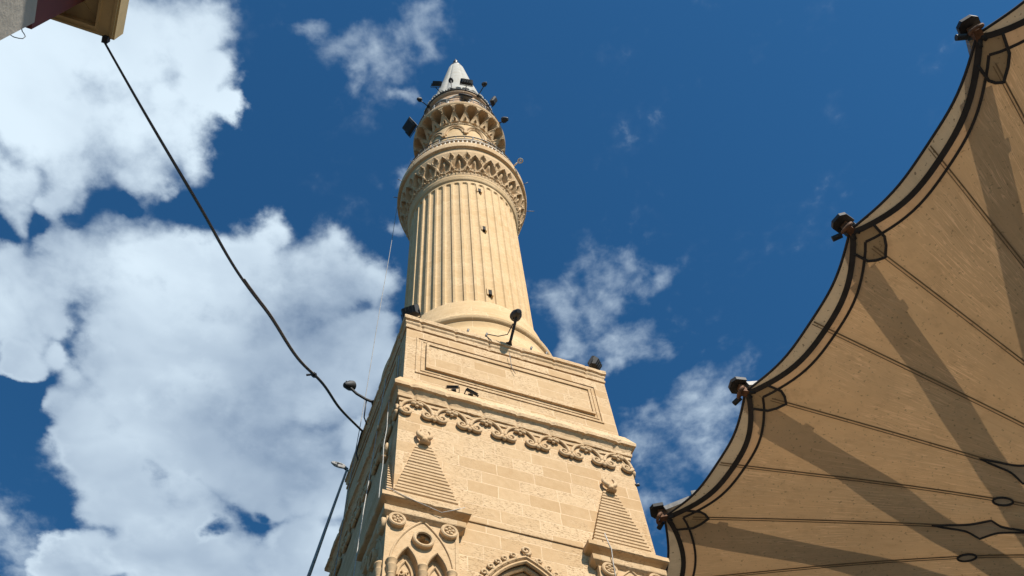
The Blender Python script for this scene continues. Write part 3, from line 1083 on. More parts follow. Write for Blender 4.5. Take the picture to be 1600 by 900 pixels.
def cloth_mat(name, tr, df, spots=1.0, streaks=1.0):
    m, t, out = new_mat(name)
    tcn = t.node('ShaderNodeTexCoord')
    O = tcn.outputs['Object']
    U = tcn.outputs['UV']
    ux, uy, uz = t.sep(U)
    n = t.noise(O, 0.22, 6, 0.6)
    n2 = t.noise(O, 2.6, 6, 0.65)
    blot = t.ramp(n2, 0.53, 0.72, 0.0, 0.28)
    dots = t.math('MULTIPLY', t.ramp(t.noise(O, 17.0, 2, 0.4), 0.655, 0.72), 0.5 * spots)
    # dirt washed down along the cloth, and pale stretch creases
    cv = t.comb(t.math('MULTIPLY', ux, 7.0), t.math('MULTIPLY', uy, 3.2), 0.0)
    dirt = t.ramp(t.noise(cv, 1.6, 5, 0.6, 0.4), 0.48, 0.78, 0.0, 0.30)
    # long pale stretch creases that run down the cloth
    wob = t.math('MULTIPLY', t.math('SUBTRACT', t.noise(O, 0.5, 3, 0.5), 0.5), 3.0)
    wv = t.comb(t.math('ADD', t.math('MULTIPLY', ux, 33.0), wob), t.math('MULTIPLY', uy, 1.1), 0.0)
    wn_ = t.noise(wv, 1.0, 2, 0.45, 0.2)
    wv2 = t.comb(t.math('ADD', t.math('MULTIPLY', ux, 41.0), wob), t.math('ADD', t.math('MULTIPLY', uy, 2.6), 7.0), 0.0)
    wn2_ = t.noise(wv2, 1.0, 2, 0.45, 0.2)
    cr1 = t.ramp(t.math('ABSOLUTE', t.math('SUBTRACT', wn_, 0.5)), 0.0, 0.022, 1.0, 0.0)
    cr2 = t.ramp(t.math('ABSOLUTE', t.math('SUBTRACT', wn2_, 0.47)), 0.0, 0.020, 0.8, 0.0)
    crease = t.math('MULTIPLY', t.math('MAXIMUM', cr1, cr2), t.ramp(t.noise(O, 0.7, 3), 0.36, 0.62))
    crease = t.math('MULTIPLY', crease, 0.62 * streaks)
    def shadeit(c):
        dk = (c[0] * 0.55, c[1] * 0.52, c[2] * 0.48, 1)
        hi = (min(1, c[0] * 1.12), min(1, c[1] * 1.1), min(1, c[2] * 1.05), 1)
        k = t.mix(t.ramp(n, 0.3, 0.75), (c[0] * 0.9, c[1] * 0.9, c[2] * 0.88, 1), hi)
        k = t.mix(t.math('MAXIMUM', blot, dirt), k, dk)
        k = t.mix(dots, k, (c[0] * 0.3, c[1] * 0.3, c[2] * 0.3, 1))
        k = t.mix(crease, k, (min(1, c[0] * 1.5), min(1, c[1] * 1.5), min(1, c[2] * 1.55), 1))
        return k
    bs = t.node('ShaderNodeBsdfDiffuse')
    tl = t.node('ShaderNodeBsdfTranslucent')
    t.link(shadeit(df), bs.inputs[0])
    t.link(shadeit(tr), tl.inputs[0])
    bn = t.node('ShaderNodeBump')
    bn.inputs['Strength'].default_value = 0.35
    bn.inputs['Distance'].default_value = 0.05
    t.link(t.noise(wv, 1.0, 4, 0.5), bn.inputs['Height'])
    t.link(bn.outputs[0], bs.inputs['Normal'])
    ad = t.node('ShaderNodeAddShader')
    t.link(bs.outputs[0], ad.inputs[0]); t.link(tl.outputs[0], ad.inputs[1])
    t.link(ad.outputs[0], out.inputs[0])
    return m
M['cloth'] = cloth_mat('tan tent cloth', (0.078, 0.047, 0.0228), (0.66, 0.475, 0.29))
M['hem'] = cloth_mat('grey tan hem cloth', (0.060, 0.048, 0.032), (0.58, 0.46, 0.32), 1.6, 0.3)
M['band'] = cloth_mat('double tan cloth', (0.080, 0.047, 0.024), (0.62, 0.45, 0.28), 0.6, 0.3)
M['patch'] = cloth_mat('reinforced cloth', (0.062, 0.046, 0.028), (0.46, 0.36, 0.23), 1.0, 0.3)
M['seam'] = simple_mat('brown seam tape', (0.24, 0.165, 0.09), 0.8, 0.0, 0.25, 3)
M['webbing'] = simple_mat('dark webbing', (0.035, 0.031, 0.030), 0.8, 0.0, 0.25, 4)
M['grey cloth'] = cloth_mat('grey applique cloth', (0.085, 0.068, 0.050), (0.52, 0.44, 0.34), 0.6, 0.2)

RHO_HEM, RHO_BELT, RHO_BAND = None, None, None
def belt_rho(s_, mid, tip=1.0):
    q = (4 * s_ * (1 - s_)) ** 0.80
    return tip - (tip - mid) * q

def grid_cloth(name, mat, parent, lo, hi, nrho=20, per=24, only=None, off=0.0):
    """strip of membrane between two rho functions of s"""
    mb = MB()
    uv = []
    for k in (range(NTIP) if only is None else only):
        base = len(mb.v)
        vs, fs = [], []
        for i in range(per + 1):
            s_ = i / per
            u = k + min(s_, 0.99999)
            for j in range(nrho + 1):
                a, b = lo(s_), hi(s_)
                rho = a + (b - a) * j / nrho
                vs.append(loc_u(mem(u, rho, off)))
                uv.append((k + s_, rho * 4))
        for i in range(per):
            for j in range(nrho):
                a = i * (nrho + 1) + j
                fs.append((a, a + nrho + 1, a + nrho + 2, a + 1))
        mb.add(vs, fs)
    o = mb.build(name, mat, parent, smooth=True, uv=uv)
    return o
B_MID, I_MID = 0.965, 0.941
f_belt = lambda s_: belt_rho(s_, B_MID, 0.995)
f_in = lambda s_: belt_rho(s_, I_MID, 0.962)
canopy = grid_cloth('canopy', M['cloth'], umb, lambda s_: 0.05, f_in, 34, 20)
grid_cloth('inner_band', M['band'], canopy, f_in, f_belt, 3, 24)
grid_cloth('hem', M['hem'], canopy, f_belt, lambda s_: 1.0, 3, 24)

def ribbon(name, mat, parent, path, width, off=-0.012, thick=0.008):
    """flat tape hung just under the cloth; path: list of (u, rho)"""
    pts = [mem(u, r_, off) for u, r_ in path]
    mb = MB()
    vs, fs = [], []
    n = len(pts)
    for i, p in enumerate(pts):
        d = (pts[min(i + 1, n - 1)] - pts[max(i - 1, 0)]).normalized()
        u, r_ = path[i]
        nrm = (mem(u + 0.004, r_) - mem(u - 0.004, r_)).cross(mem(u, r_ + 0.004) - mem(u, r_ - 0.004)).normalized()
        if nrm.z < 0: nrm = -nrm
        sd_ = d.cross(nrm).normalized()
        wd_ = width[i] if isinstance(width, list) else width
        for a, b in ((-1, 0), (1, 0), (1, -1), (-1, -1)):
            vs.append(loc_u(p + sd_ * a * wd_ / 2 + nrm * b * thick))
    for i in range(n - 1):
        for q in range(4):
            q2 = (q + 1) % 4
            fs.append((i * 4 + q, i * 4 + q2, (i + 1) * 4 + q2, (i + 1) * 4 + q))
    fs.append((3, 2, 1, 0)); fs.append(tuple((n - 1) * 4 + q for q in range(4)))
    mb.add(vs, fs)
    return mb.build(name, mat, parent)

def seam(name, u0, r0):
    """a doubled line of stitching down the cloth"""
    rs = [r0 - (r0 - 0.24) * i / 30 for i in range(31)]
    def shift(r_, m_):
        return u0 + m_ / max(0.3, (mem(u0 + 0.01, r_) - mem(u0 - 0.01, r_)).length / 0.02)
    o = ribbon(name, M['seam'], canopy, [(shift(r_, -0.028), r_) for r_ in rs], 0.026)
    ribbon('stitch_line', M['seam'], o, [(shift(r_, 0.028), r_) for r_ in rs], 0.016)

for k in range(NTIP):
    S1 = [i / 24 for i in range(25)]
    U1 = [k + min(max(s_, 0.0005), 0.9995) for s_ in S1]
    ribbon('webbing_belt', M['webbing'], canopy, [(u, f_belt(s_)) for u, s_ in zip(U1, S1)], 0.105, -0.02, 0.02)
    ribbon('seam_tape', M['webbing'], canopy, [(u, f_in(s_)) for u, s_ in zip(U1, S1)], 0.05, -0.014)
    mb = MB()
    mb.tube([loc_u(mem(u, 1.0)) for u in U1], 0.026, 6)
    mb.build('hem_cord', M['webbing'], canopy, smooth=True)
    # radial seams from the tip and from the middle of the scallop
    seam('radial_seam', k + 0.0001, 0.945)
    seam('radial_seam', k + 0.5, 0.995)

# woven diamond and lens patches on the seams
def applique(name, u0, r0, outline, pr):
    """outline: list of (du metres across, dr metres along the seam) seen from below"""
    du = (mem(u0 + 0.01, r0) - mem(u0 - 0.01, r0)).length / 0.02
    dr = (mem(u0, r0 + 0.01) - mem(u0, r0 - 0.01)).length / 0.02
    path = [(u0 + a / du, r0 + b / dr) for a, b in outline]
    mb = MB()
    n = len(path)
    vs = [loc_u(mem(u0, r0, -0.022))] + [loc_u(mem(u, r_, -0.022)) for u, r_ in path]
    mb.add(vs, [(0, 1 + i, 1 + (i + 1) % n) for i in range(n)])
    uv = [(u0, r0 * 4)] + [(u, r_ * 4) for u, r_ in path]
    o = mb.build(name, M['grey cloth'], canopy, uv=uv)
    mb = MB()
    mb.tube([loc_u(mem(u, r_, -0.03)) for u, r_ in path], 0.022, 6, closed=True)
    mb.build('patch_edging', M['webbing'], o, smooth=True)
def star(L, Wd, n=9):
    pts = []
    for q in range(4):
        a, b = [((0, L), (Wd, 0)), ((Wd, 0), (0, -L)), ((0, -L), (-Wd, 0)), ((-Wd, 0), (0, L))][q]
        for i in range(n):
            t = i / n
            # concave sides
            x, y = a[0] + (b[0] - a[0]) * t, a[1] + (b[1] - a[1]) * t
            c = 1 - 0.36 * math.sin(PI * t)
            pts.append((x * c, y * (1 - 0.30 * math.sin(PI * t))))
    return pts
def lens(L, Wd, n=10):
    pts = []
    for i in range(n):
        t = i / n
        pts.append((Wd * math.sin(PI * t), L * math.cos(PI * t)))
    for i in range(n):
        t = i / n
        pts.append((-Wd * math.sin(PI * t), -L * math.cos(PI * t)))
    return pts
for k in range(NTIP):
    applique('diamond_patch', k + 0.0002, 0.418, star(0.92, 0.24), 0)
    applique('lens_patch', k + 0.5, 0.425, lens(0.17, 0.095), 0)

# reinforced corner of the cloth with its dark edging, at every tip
def shield(k):
    path_in = [(-0.62, 0.10), (-0.40, 0.52), (0.0, 0.82), (0.40, 0.52), (0.62, 0.10)]
    tip = loc_u(mem(k + 0.0001, 1.0))
    return tip

# steel arms above the cloth, from the mast head out to every tip
mast_top = HU * 1.02 + EYE
mb = MB()
mb.lathe([(0.55, 0), (0.55, 0.5), (0.42, 0.6), (0.36, 6.0), (0.30, mast_top - 0.4), (0.46, mast_top - 0.3), (0.46, mast_top + 0.4), (0.15, mast_top + 0.9), (0.02, mast_top + 1.3)], 32)
mb.build('mast', M['steel'], umb, angle=40)
for k in range(NTIP):
    T = mem(k + 0.0001, 1.0)
    tip = loc_u(T)
    out = Vector((tip.x, tip.y, 0)).normalized()
    side = Vector((-out.y, out.x, 0))
    up = Vector((0, 0, 1))
    a = MB()
    p0 = Vector((out.x * 0.4, out.y * 0.4, mast_top))
    p1 = tip + up * 0.31 - out * 0.7
    a.beam(p0, p1, 0.42, 0.24)
    a.beam(p1, tip + up * 0.12 - out * 0.05, 0.28, 0.12)
    q = p1 + (p0 - p1).normalized() * 0.9
    a.obox(q + side * 0.16, side * 0.16, out * 0.10, up * 0.08)
    arm = a.build('arm', M['rail'], umb)
    b = MB()
    # folded end plate seen against the sky
    c0 = tip + out * 0.14 + up * 0.22
    hexa = [(-0.18, -0.18), (-0.18, 0.04), (-0.09, 0.12), (0.09, 0.12), (0.18, 0.04), (0.18, -0.18)]
    vs = [c0 + side * x + out * y - up * 0.045 for x, y in hexa] + [c0 + side * x + out * y + up * 0.045 for x, y in hexa]
    b.add(vs, [(5, 4, 3, 2, 1, 0), (6, 7, 8, 9, 10, 11)] + [(i, (i + 1) % 6, 6 + (i + 1) % 6, 6 + i) for i in range(6)])
    plate = b.build('end_plate', M['black'], arm)
    b = MB()
    # rusty ring, clamp, and turnbuckles that hold the cloth
    ring = [tip + out * 0.10 + side * 0.11 * math.cos(2 * PI * i / 16) + (up * 0.8 - out * 0.6).normalized() * 0.11 * math.sin(2 * PI * i / 16) - up * 0.02 for i in range(16)]
    b.tube(ring, 0.035, 8, closed=True)
    b.obox(tip + up * 0.10, side * 0.07, out * 0.10, up * 0.16)
    b.tube([tip + up * 0.05 + out * 0.1, tip - out * 0.12 - up * 0.03], 0.035, 8)
    b.build('tip_clamp', M['rust'], arm, angle=40)
    for sg in (-1, 1):
        b = MB()
        e = mem((k + (0.02 if sg > 0 else -0.02)) % NTIP, 0.985)
        b.tube([tip + up * 0.03, tip.lerp(loc_u(e), 0.5) - up * 0.02, loc_u(e) - up * 0.03], [0.03, 0.045, 0.03], 8)
        b.build('turnbuckle', M['black'], arm, smooth=True)
    b = MB()
    b.tube([tip - side * 0.16 + out * 0.05 + up * 0.02, tip - side * 0.32 + out * 0.14 + up * 0.02], 0.055, 10)
    b.build('stub_pin', M['black'], arm, angle=40)
    # shield shaped reinforcement under the cloth
    du = 0.085
    prof = []
    for i in range(9):
        t = -1 + i / 4
        prof.append(((k + du * t) % NTIP, None))
    ol = [(0.0006, 0.999), (0.085, f_belt(0.085) - 0.002), (0.074, f_in(0.074) - 0.008), (0.046, 0.930), (0.0006, 0.912), (-0.046, 0.930), (-0.074, f_in(0.074) - 0.008), (-0.085, f_belt(0.085) - 0.002)]
    fine_ = []
    for i in range(len(ol)):
        a_, b_ = ol[i], ol[(i + 1) % len(ol)]
        for j in range(5):
            t = j / 5
            fine_.append((a_[0] + (b_[0] - a_[0]) * t, a_[1] + (b_[1] - a_[1]) * t))
    pts = [loc_u(mem((k + x) % NTIP, r_, -0.016)) for x, r_ in fine_]
    mb = MB()
    cen = loc_u(mem(k + 0.0001, 0.945, -0.016))
    n = len(pts)
    mb.add([cen] + pts, [(0, 1 + i, 1 + (i + 1) % n) for i in range(n)])
    o = mb.build('tip_patch', M['patch'], umb, uv=[(k, 3.8)] + [(k + x, r_ * 4) for x, r_ in fine_])
    mb = MB()
    edge = [p - up * 0.012 for p, (x, r_) in zip(pts, fine_)]
    i0, i1 = 5, 36
    mb.tube(edge[i0:i1], 0.026, 6)
    mb.build('patch_edging', M['webbing'], o, smooth=True)

# ------------------------------------------------------------------ corner of a neighbouring building, overhead on the left
KB = 9.0
bld = empty('corner_building', (0, 0, 0), ROT)
tag(bld, 'grey walled corner building with a dark red upper wall and projecting beige eaves', 'building')
M['plaster'] = simple_mat('grey plaster', (0.46, 0.41, 0.34), 0.9, 0.0, 0.10, 2.0, 0.25, 18)
M['maroon'] = simple_mat('dark red paint', (0.17, 0.036, 0.026), 0.7, 0.0, 0.15, 2.0)
M['eave'] = simple_mat('beige painted eaves', (0.60, 0.43, 0.20), 0.65, 0.0, 0.10, 2.5)
zt = KB + EYE
mb = MB()
mb.box(-9, -2.59, -9, 2.665, 0, 8.10)
mb.box(-9, -2.61, -9, 2.635, 8.10, 9.42)
wall = mb.build('wall', M['plaster'], bld)
for (y0, y1) in ((-6.6, -5.2), (-3.6, -2.2), (-0.6, 0.8)):
    for z0 in (1.2, 5.0):
        f = MB()
        f.box(-2.66, -2.60, y0 - 0.08, y1 + 0.08, z0 - 0.1, z0)
        f.box(-2.66, -2.61, y0 - 0.08, y0, z0, z0 + 1.9)
        f.box(-2.66, -2.61, y1, y1 + 0.08, z0, z0 + 1.9)
        f.box(-2.66, -2.61, y0 - 0.08, y1 + 0.08, z0 + 1.9, z0 + 2.0)
        wn2 = f.build('window', M['eave'], bld)
        g = MB()
        g.box(-2.66, -2.628, y0, y1, z0, z0 + 1.9)
        g.build('pane', M['hole'], wn2)
mb = MB()
mb.box(-9, -2.625, -9, 2.70, 9.42, zt + 0.12)
mb.build('upper_wall', M['maroon'], bld)
# eaves: an outer lip, a stepped band and a recessed soffit
e = MB()
ex, ey = -2.30, 2.96
def lring(xo, yo, xi, yi, z0, z1):
    e.box(xi, xo, -9, yo, z0, z1)
    e.box(-9, xi, yi, yo, z0, z1)
lring(ex, ey, ex - 0.018, ey - 0.018, zt + 0.02, zt + 0.30)
lring(ex - 0.018, ey - 0.018, ex - 0.045, ey - 0.03, zt - 0.005, zt + 0.30)
lring(ex - 0.045, ey - 0.03, ex - 0.155, ey - 0.06, zt + 0.004, zt + 0.30)
lring(ex - 0.155, ey - 0.06, ex - 0.178, ey - 0.078, zt - 0.012, zt + 0.30)
e.box(-9, ex - 0.178, -9, ey - 0.078, zt + 0.10, zt + 0.30)
# mitre joint of the soffit
e.beam((ex - 0.19, ey - 0.09, zt + 0.095), (ex - 0.42, ey - 0.32, zt + 0.095), 0.008, 0.012)
ev = e.build('eaves', M['eave'], bld)
r_ = MB()
r_.box(-9, ex - 0.06, -9, ey - 0.06, zt + 0.30, zt + 0.36)
r_.add([(-9, -9, zt + 0.36), (ex - 0.06, -9, zt + 0.36), (ex - 0.06, ey - 0.06, zt + 0.36), (-9, ey - 0.06, zt + 0.36), (-6, -9, zt + 1.6), (-6, ey - 2.5, zt + 1.6)],
       [(1, 2, 5, 4), (2, 3, 5), (0, 4, 5, 3)])
r_.build('roof', M['maroon'], bld)
mb = MB()
mb.obox((ex - 0.06, ey - 0.0, zt - 0.02), (0.025, 0, 0), (0, 0.03, 0), (0, 0, 0.05))
mb.build('cable_anchor', M['black'], bld)

def ab(a, b, z):
    """tower axes to world, about the camera"""
    return HA * a + HB * b + Vector((0, 0, z))
def tl(x, y, z):
    """tower-local point (z from the eye) to world"""
    return TOWER + HA * x + HB * y + Vector((0, 0, z + EYE))

# loop of wire hanging from the ledge
pts = [ab(x, 2.64 if i in (0, 8) else 2.69, z) for i, (x, z) in enumerate(((-2.683, 9.146), (-2.663, 9.108), (-2.632, 9.088), (-2.597, 9.097), (-2.576, 9.117), (-2.583, 9.186), (-2.612, 9.235), (-2.643, 9.279), (-2.678, 9.318)))]
mb = MB()
mb.tube(pts, 0.004, 6)
tag(mb.build('wire_loop', M['thinwire']), 'thin loose loop of wire hanging from the grey wall ledge', 'wire')

# ------------------------------------------------------------------ cables
def hang(p0, p1, sag, n=48, wig=0.0, seed=0):
    out_ = []
    for i in range(n + 1):
        t = i / n
        p = p0.lerp(p1, t)
        p.z -= sag * 4 * t * (1 - t)
        if wig:
            p += Vector((noise.noise(Vector((t * 5, seed, 0))), noise.noise(Vector((t * 5, seed, 9))), noise.noise(Vector((t * 5, seed, 19))))) * wig * math.sin(PI * t)
        out_.append(p)
    return out_
c0 = ab(-2.365, 2.98, KB - 0.05 + EYE)
c1 = tl(-2.62, 0.95, 19.0)
main = hang(c0, c1, 0.55, 60, 0.10, 3)
tail = [c1 + Vector((0, 0, -0.05)) + HB * 0.12, c1 + HB * 0.30 + Vector((0, 0, -0.25)), c1 + HB * 0.38 + Vector((0, 0, -0.45)), c1 + HB * 0.36 + HA * 0.06 + Vector((0, 0, -0.7))]
mb = MB()
mb.tube(main + tail, [0.011 + 0.010 * min(1, i / 10) for i in range(len(main))] + [0.020, 0.019, 0.018, 0.016], 8)
cb = mb.build('power_cable', M['cable'], smooth=True)
tag(cb, 'thick black cable slung from the beige eaves across the sky to the minaret', 'cable')
mb = MB()
off = [p + Vector((0.022, 0.0, 0.018)) for p in main]
mb.tube(off[20:], 0.011, 6)
mb.build('taped_strand', M['cablegrey'], cb, smooth=True)
mb = MB()
k = 38
d = (main[k + 1] - main[k - 1]).normalized()
mb.tube([main[k] - d * 0.06, main[k] + d * 0.06], 0.05, 8)
mb.tube([main[k] - Vector((0.14, 0.02, 0.0)), main[k] + Vector((0.05, 0, 0.02))], 0.022, 6)
mb.build('splice', M['cable'], cb)

# thin rope from the lower balcony to the ground
def simple_line(name, pts, rad, mat, label, cat, group=None):
    mb = MB()
    mb.tube(pts, rad, 6)
    o = mb.build(name, mat, smooth=True)
    tag(o, label, cat, group)
    return o
simple_line('hanging_rope', hang(tl(-2.40, 0.88, 33.95), tl(-3.05, 1.22, -1.6), 0.0, 60, 0.08, 5), 0.011, M['cablegrey'], 'thin pale rope hanging straight down from the lower balcony past the left side', 'rope')
simple_line('grey_cable', hang(tl(-2.62, 2.36, 19.2), tl(-5.3, 0.95, -1.6), 0.0, 40, 0.06, 8), [0.03 + 0.022 * math.sin(PI * i / 40) for i in range(41)], M['cablegrey'], 'frayed grey cable dropping from the coiled spool at the far corner of the tower', 'cable')
simple_line('lightning_wire', hang(tl(-2.62, -1.26, 18.2), tl(-3.1, -2.0, 8.0), 0.0, 30, 0.03, 11), 0.010, M['rope'], 'pale wire running down the middle of the shaded left face', 'wire')
simple_line('drop_wire', hang(tl(-2.72, -2.27, 15.9), tl(-2.76, -2.33, 12.7), 0.0, 20, 0.02, 14), 0.009, M['rope'], 'short pale wire on the shaded left face just behind the front corner', 'wire')
simple_line('white_conduit', [tl(-2.55, -2.11, 17.95), tl(-2.55, -2.12, 16.9)], 0.016, M['white'], 'short white pipe on the shaded face of the upper storey', 'pipe')
simple_line('white_pipe', [tl(1.40, -2.62, 12.3), tl(1.30, -2.62, 11.4), tl(1.30, -2.62, 2.0)], 0.022, M['white'], 'white drain pipe beside the right front turret', 'pipe')
simple_line('turret_wire', [tl(1.42, -2.79, 12.72), tl(1.44, -2.815, 12.46), tl(1.47, -2.82, 12.30), tl(1.48, -2.76, 12.0), tl(1.47, -2.72, 11.0)], 0.010, M['rope'], 'slim pale wire lying over the cornice of the right front turret', 'wire')
simple_line('cornice_wire', [tl(-2.77, -2.83, 12.50), tl(-2.4, -2.83, 12.36), tl(-1.75, -2.81, 12.20), tl(-1.55, -2.83, 12.30), tl(-1.32, -2.81, 12.47)], 0.008, M['rope'], 'slack pale wire looped under the cornice of the left front turret', 'wire')
simple_line('panel_wire', [tl(0.0, -2.62, 18.6), tl(0.02, -2.60, 18.0), tl(0.1, -2.60, 17.75)], 0.007, M['thinwire'], 'thin dark wire dangling below the bracket lamp over the framed panel', 'wire')

# ------------------------------------------------------------------ lamps
def flood(name, label, pos, aim, base, wd=0.42, ht=0.30, dp=0.16, group='floodlights on the minaret', post=0.022, up=(0, 0, 1)):
    """rectangular floodlight: pos and base in world, aim a direction"""
    root = empty(name, base)
    tag(root, label, 'floodlight', group)
    L = lambda p: Vector(p) - Vector(base)
    aim = Vector(aim).normalized()
    side = aim.cross(Vector(up)).normalized()
    u = side.cross(aim).normalized()
    c = L(pos)
    h = MB()
    # tapered housing with a proud rim
    f4 = [(-1, -1), (1, -1), (1, 1), (-1, 1)]
    vs = [c + side * a * wd / 2 + u * b * ht / 2 + aim * dp / 2 for a, b in f4] + [c + side * a * wd / 2 + u * b * ht / 2 + aim * dp * 0.1 for a, b in f4] + [c + side * a * wd * 0.36 + u * b * ht * 0.34 - aim * dp / 2 for a, b in f4]
    h.add(vs, [(0, 1, 2, 3)] + [(r * 4 + q, (r + 1) * 4 + q, (r + 1) * 4 + (q + 1) % 4, r * 4 + (q + 1) % 4) for r in range(2) for q in range(4)] + [(11, 10, 9, 8)])
    for a in (-0.2, 0, 0.2):
        h.obox(c + side * a * wd - aim * dp * 0.45, side * 0.008, u * ht * 0.33, aim * dp * 0.14)
    h.build('housing', M['black'], root)
    g = MB()
    g.obox(c + aim * dp * 0.515, side * wd * 0.42, u * ht * 0.41, aim * 0.004)
    g.build('glass', M['glass'], root)
    y = MB()
    foot = c - u * (ht * 0.5 + 0.09)
    for sg in (-1, 1):
        y.beam(c + side * sg * (wd / 2 + 0.012), foot + side * sg * (wd / 2 + 0.012), 0.014, 0.035, tuple(aim))
    y.beam(foot - side * (wd / 2 + 0.02), foot + side * (wd / 2 + 0.02), 0.014, 0.035, tuple(aim))
    y.build('yoke', M['black'], root)
    p = MB()
    if foot.length > 0.05:
        p.tube([Vector((0, 0, 0)), foot], post, 8)
    p.obox((0, 0, 0), (0.05, 0, 0), (0, 0.05, 0), (0, 0, 0.012))
    p.build('post', M['black'], root)
    return root
def spot(name, label, pos, aim, base, rad=0.13, ln=0.26, group='floodlights on the minaret', mid=None, foot=True, post=0.024):
    """round spotlight with a hood on a bent arm"""
    root = empty(name, base)
    tag(root, label, 'spotlight', group)
    c = Vector(pos) - Vector(base)
    aim = Vector(aim).normalized()
    a = aim.orthogonal().normalized()
    b = aim.cross(a)
    def rings(rows, n=20):
        vs, fs = [], []
        for r, t in rows:
            for i in range(n):
                q = 2 * PI * i / n
                vs.append(c + aim * t + (a * math.cos(q) + b * math.sin(q)) * r)
        for j in range(len(rows) - 1):
            for i in range(n):
                fs.append((j * n + i, j * n + (i + 1) % n, (j + 1) * n + (i + 1) % n, (j + 1) * n + i))
        fs.append(tuple(reversed(range(n)))); fs.append(tuple(range((len(rows) - 1) * n, len(rows) * n)))
        return vs, fs
    h = MB()
    h.add(*rings([(rad * 0.35, -ln * 0.62), (rad * 0.6, -ln * 0.5), (rad * 0.72, -ln * 0.3), (rad * 0.95, 0), (rad, ln * 0.1), (rad, ln * 0.42), (rad * 0.92, ln * 0.42), (rad * 0.9, ln * 0.3)]))
    h.build('housing', M['black'], root, angle=40)
    g = MB()
    g.add(*rings([(rad * 0.88, ln * 0.305), (rad * 0.8, ln * 0.34)]))
    g.build('glass', M['glass'], root)
    p = MB()
    line = [Vector((0, 0, 0))] + ([Vector(q) - Vector(base) for q in mid] if mid else []) + [c - aim * ln * 0.2]
    p.tube(line, post, 8)
    p.tube([c - a * rad * 1.15 + aim * 0, c + a * rad * 1.15], 0.018, 6)
    if foot:
        p.obox((0, 0, 0), (0.07, 0, 0), (0, 0.07, 0), (0, 0, 0.015))
    p.build('arm', M['black'], root, smooth=False)
    return root

DN = Vector((0, 0, -1))
def radial(x, y):
    return (HA * x + HB * y).normalized()
def on_ring(r, th, z):
    return tl(r * math.cos(th), r * math.sin(th), z)
G_LAN = 'lamps round the lantern of the minaret'
spot('spotlight', 'small round lamp on a thin post in front of the white cone', tl(-0.96, -1.67, 45.42), radial(0.3, 0.6) + DN * -0.9, on_ring(1.75, -2.09, 44.3), 0.125, 0.24, G_LAN)
flood('floodlight', 'wide black floodlight right of centre in front of the white cone', tl(-0.26, -2.02, 44.75), radial(0.1, 0.6) + DN * -0.8, on_ring(1.75, -1.7, 44.25), 0.62, 0.30, 0.16, G_LAN)
flood('floodlight', 'tilted black floodlight on the left edge of the white cone', tl(-1.62, -1.42, 44.85), radial(0.7, 0.6) + DN * -0.8, on_ring(1.75, -2.4, 44.3), 0.50, 0.26, 0.16, G_LAN, up=(0.5, 0, 1))
spot('spotlight', 'small round lamp on a slanting arm right of the white cone', tl(0.62, -2.2, 44.75), radial(-0.4, 0.7) + DN * -0.8, on_ring(1.75, -1.33, 44.1), 0.125, 0.24, G_LAN)
spot('spotlight', 'small dark lamp sticking out farthest left below the cone', tl(-2.22, -0.55, 44.2), radial(1, 0.3) + DN * -0.9, on_ring(1.75, -2.9, 44.0), 0.12, 0.22, G_LAN)
flood('floodlight', 'upright rectangular floodlight sticking out right below the cone', tl(1.22, -1.78, 43.9), radial(-0.7, 0.6) + DN * -0.5, on_ring(1.75, -0.97, 43.9), 0.30, 0.55, 0.16, G_LAN)
spot('spotlight', 'tiny black lamp on the right rim of the upper balcony', tl(1.58, -1.86, 41.0), radial(-0.6, 0.6) + DN * -0.6, on_ring(2.10, -0.87, 40.9), 0.15, 0.28, 'lamps on the balconies')
flood('floodlight', 'large square black floodlight on the left rim of the upper balcony', tl(-2.52, -0.30, 40.35), radial(1, 0.25) + DN * -0.8, on_ring(2.12, -3.03, 40.75), 0.64, 0.66, 0.10, 'lamps on the balconies')
# horn loudspeaker on the upper balcony
root = empty('horn_loudspeaker', on_ring(2.0, -1.77, 41.0))
tag(root, 'grey horn loudspeaker with a black rim standing on the upper balcony', 'loudspeaker')
c = Vector((0, 0, 0.75))
hd_ = (radial(-0.1, -1) * 0.92 + Vector((0, 0, 0.38))).normalized()
hq = hd_.to_track_quat('Z', 'Y')
h = MB()
h.lathe([(0.09, -0.50), (0.15, -0.46), (0.16, -0.2), (0.20, 0.0), (0.29, 0.14), (0.27, 0.14), (0.10, 0.0)], 24, cap=True)
h.v = [tuple(c + hq @ Vector(p)) for p in h.v]
h.build('horn', M['greypaint'], root, angle=40)
h = MB()
h.tube([c + hq @ Vector((0.30 * math.cos(2 * PI * i / 24), 0.30 * math.sin(2 * PI * i / 24), 0.15)) for i in range(24)], 0.05, 8, closed=True)
h.build('rim', M['black'], root, smooth=True)
h = MB()
h.tube([(0, 0, -0.1), (0, 0, 0.6)], 0.04, 8)
h.build('post', M['black'], root)
# pale curved bracket lamp on the lower balcony
base = on_ring(2.50, -0.99, 33.95)
rd = radial(math.cos(-0.99), math.sin(-0.99))
root = empty('bracket_lamp', base)
tag(root, 'pale curved bracket lamp sticking out right of the lower balcony', 'lamp')
h = MB()
h.tube([Vector((0, 0, 0)), rd * 0.12 + Vector((0, 0, 0.03)), rd * 0.25 + Vector((0, 0, 0.06))], 0.03, 8)
h.build('arm', M['palepost'], root, smooth=True)
h = MB()
cc = rd * 0.38 + Vector((0, 0, 0.05))
h.tube([cc + rd * 0.09 * math.cos(2 * PI * i / 18) + Vector((0, 0, 1)).cross(rd) * 0.09 * math.sin(2 * PI * i / 18) for i in range(18)], 0.028, 8, closed=True)
h.sphere(cc, 0.035, 12)
h.build('lamp_head', M['white'], root, smooth=True)
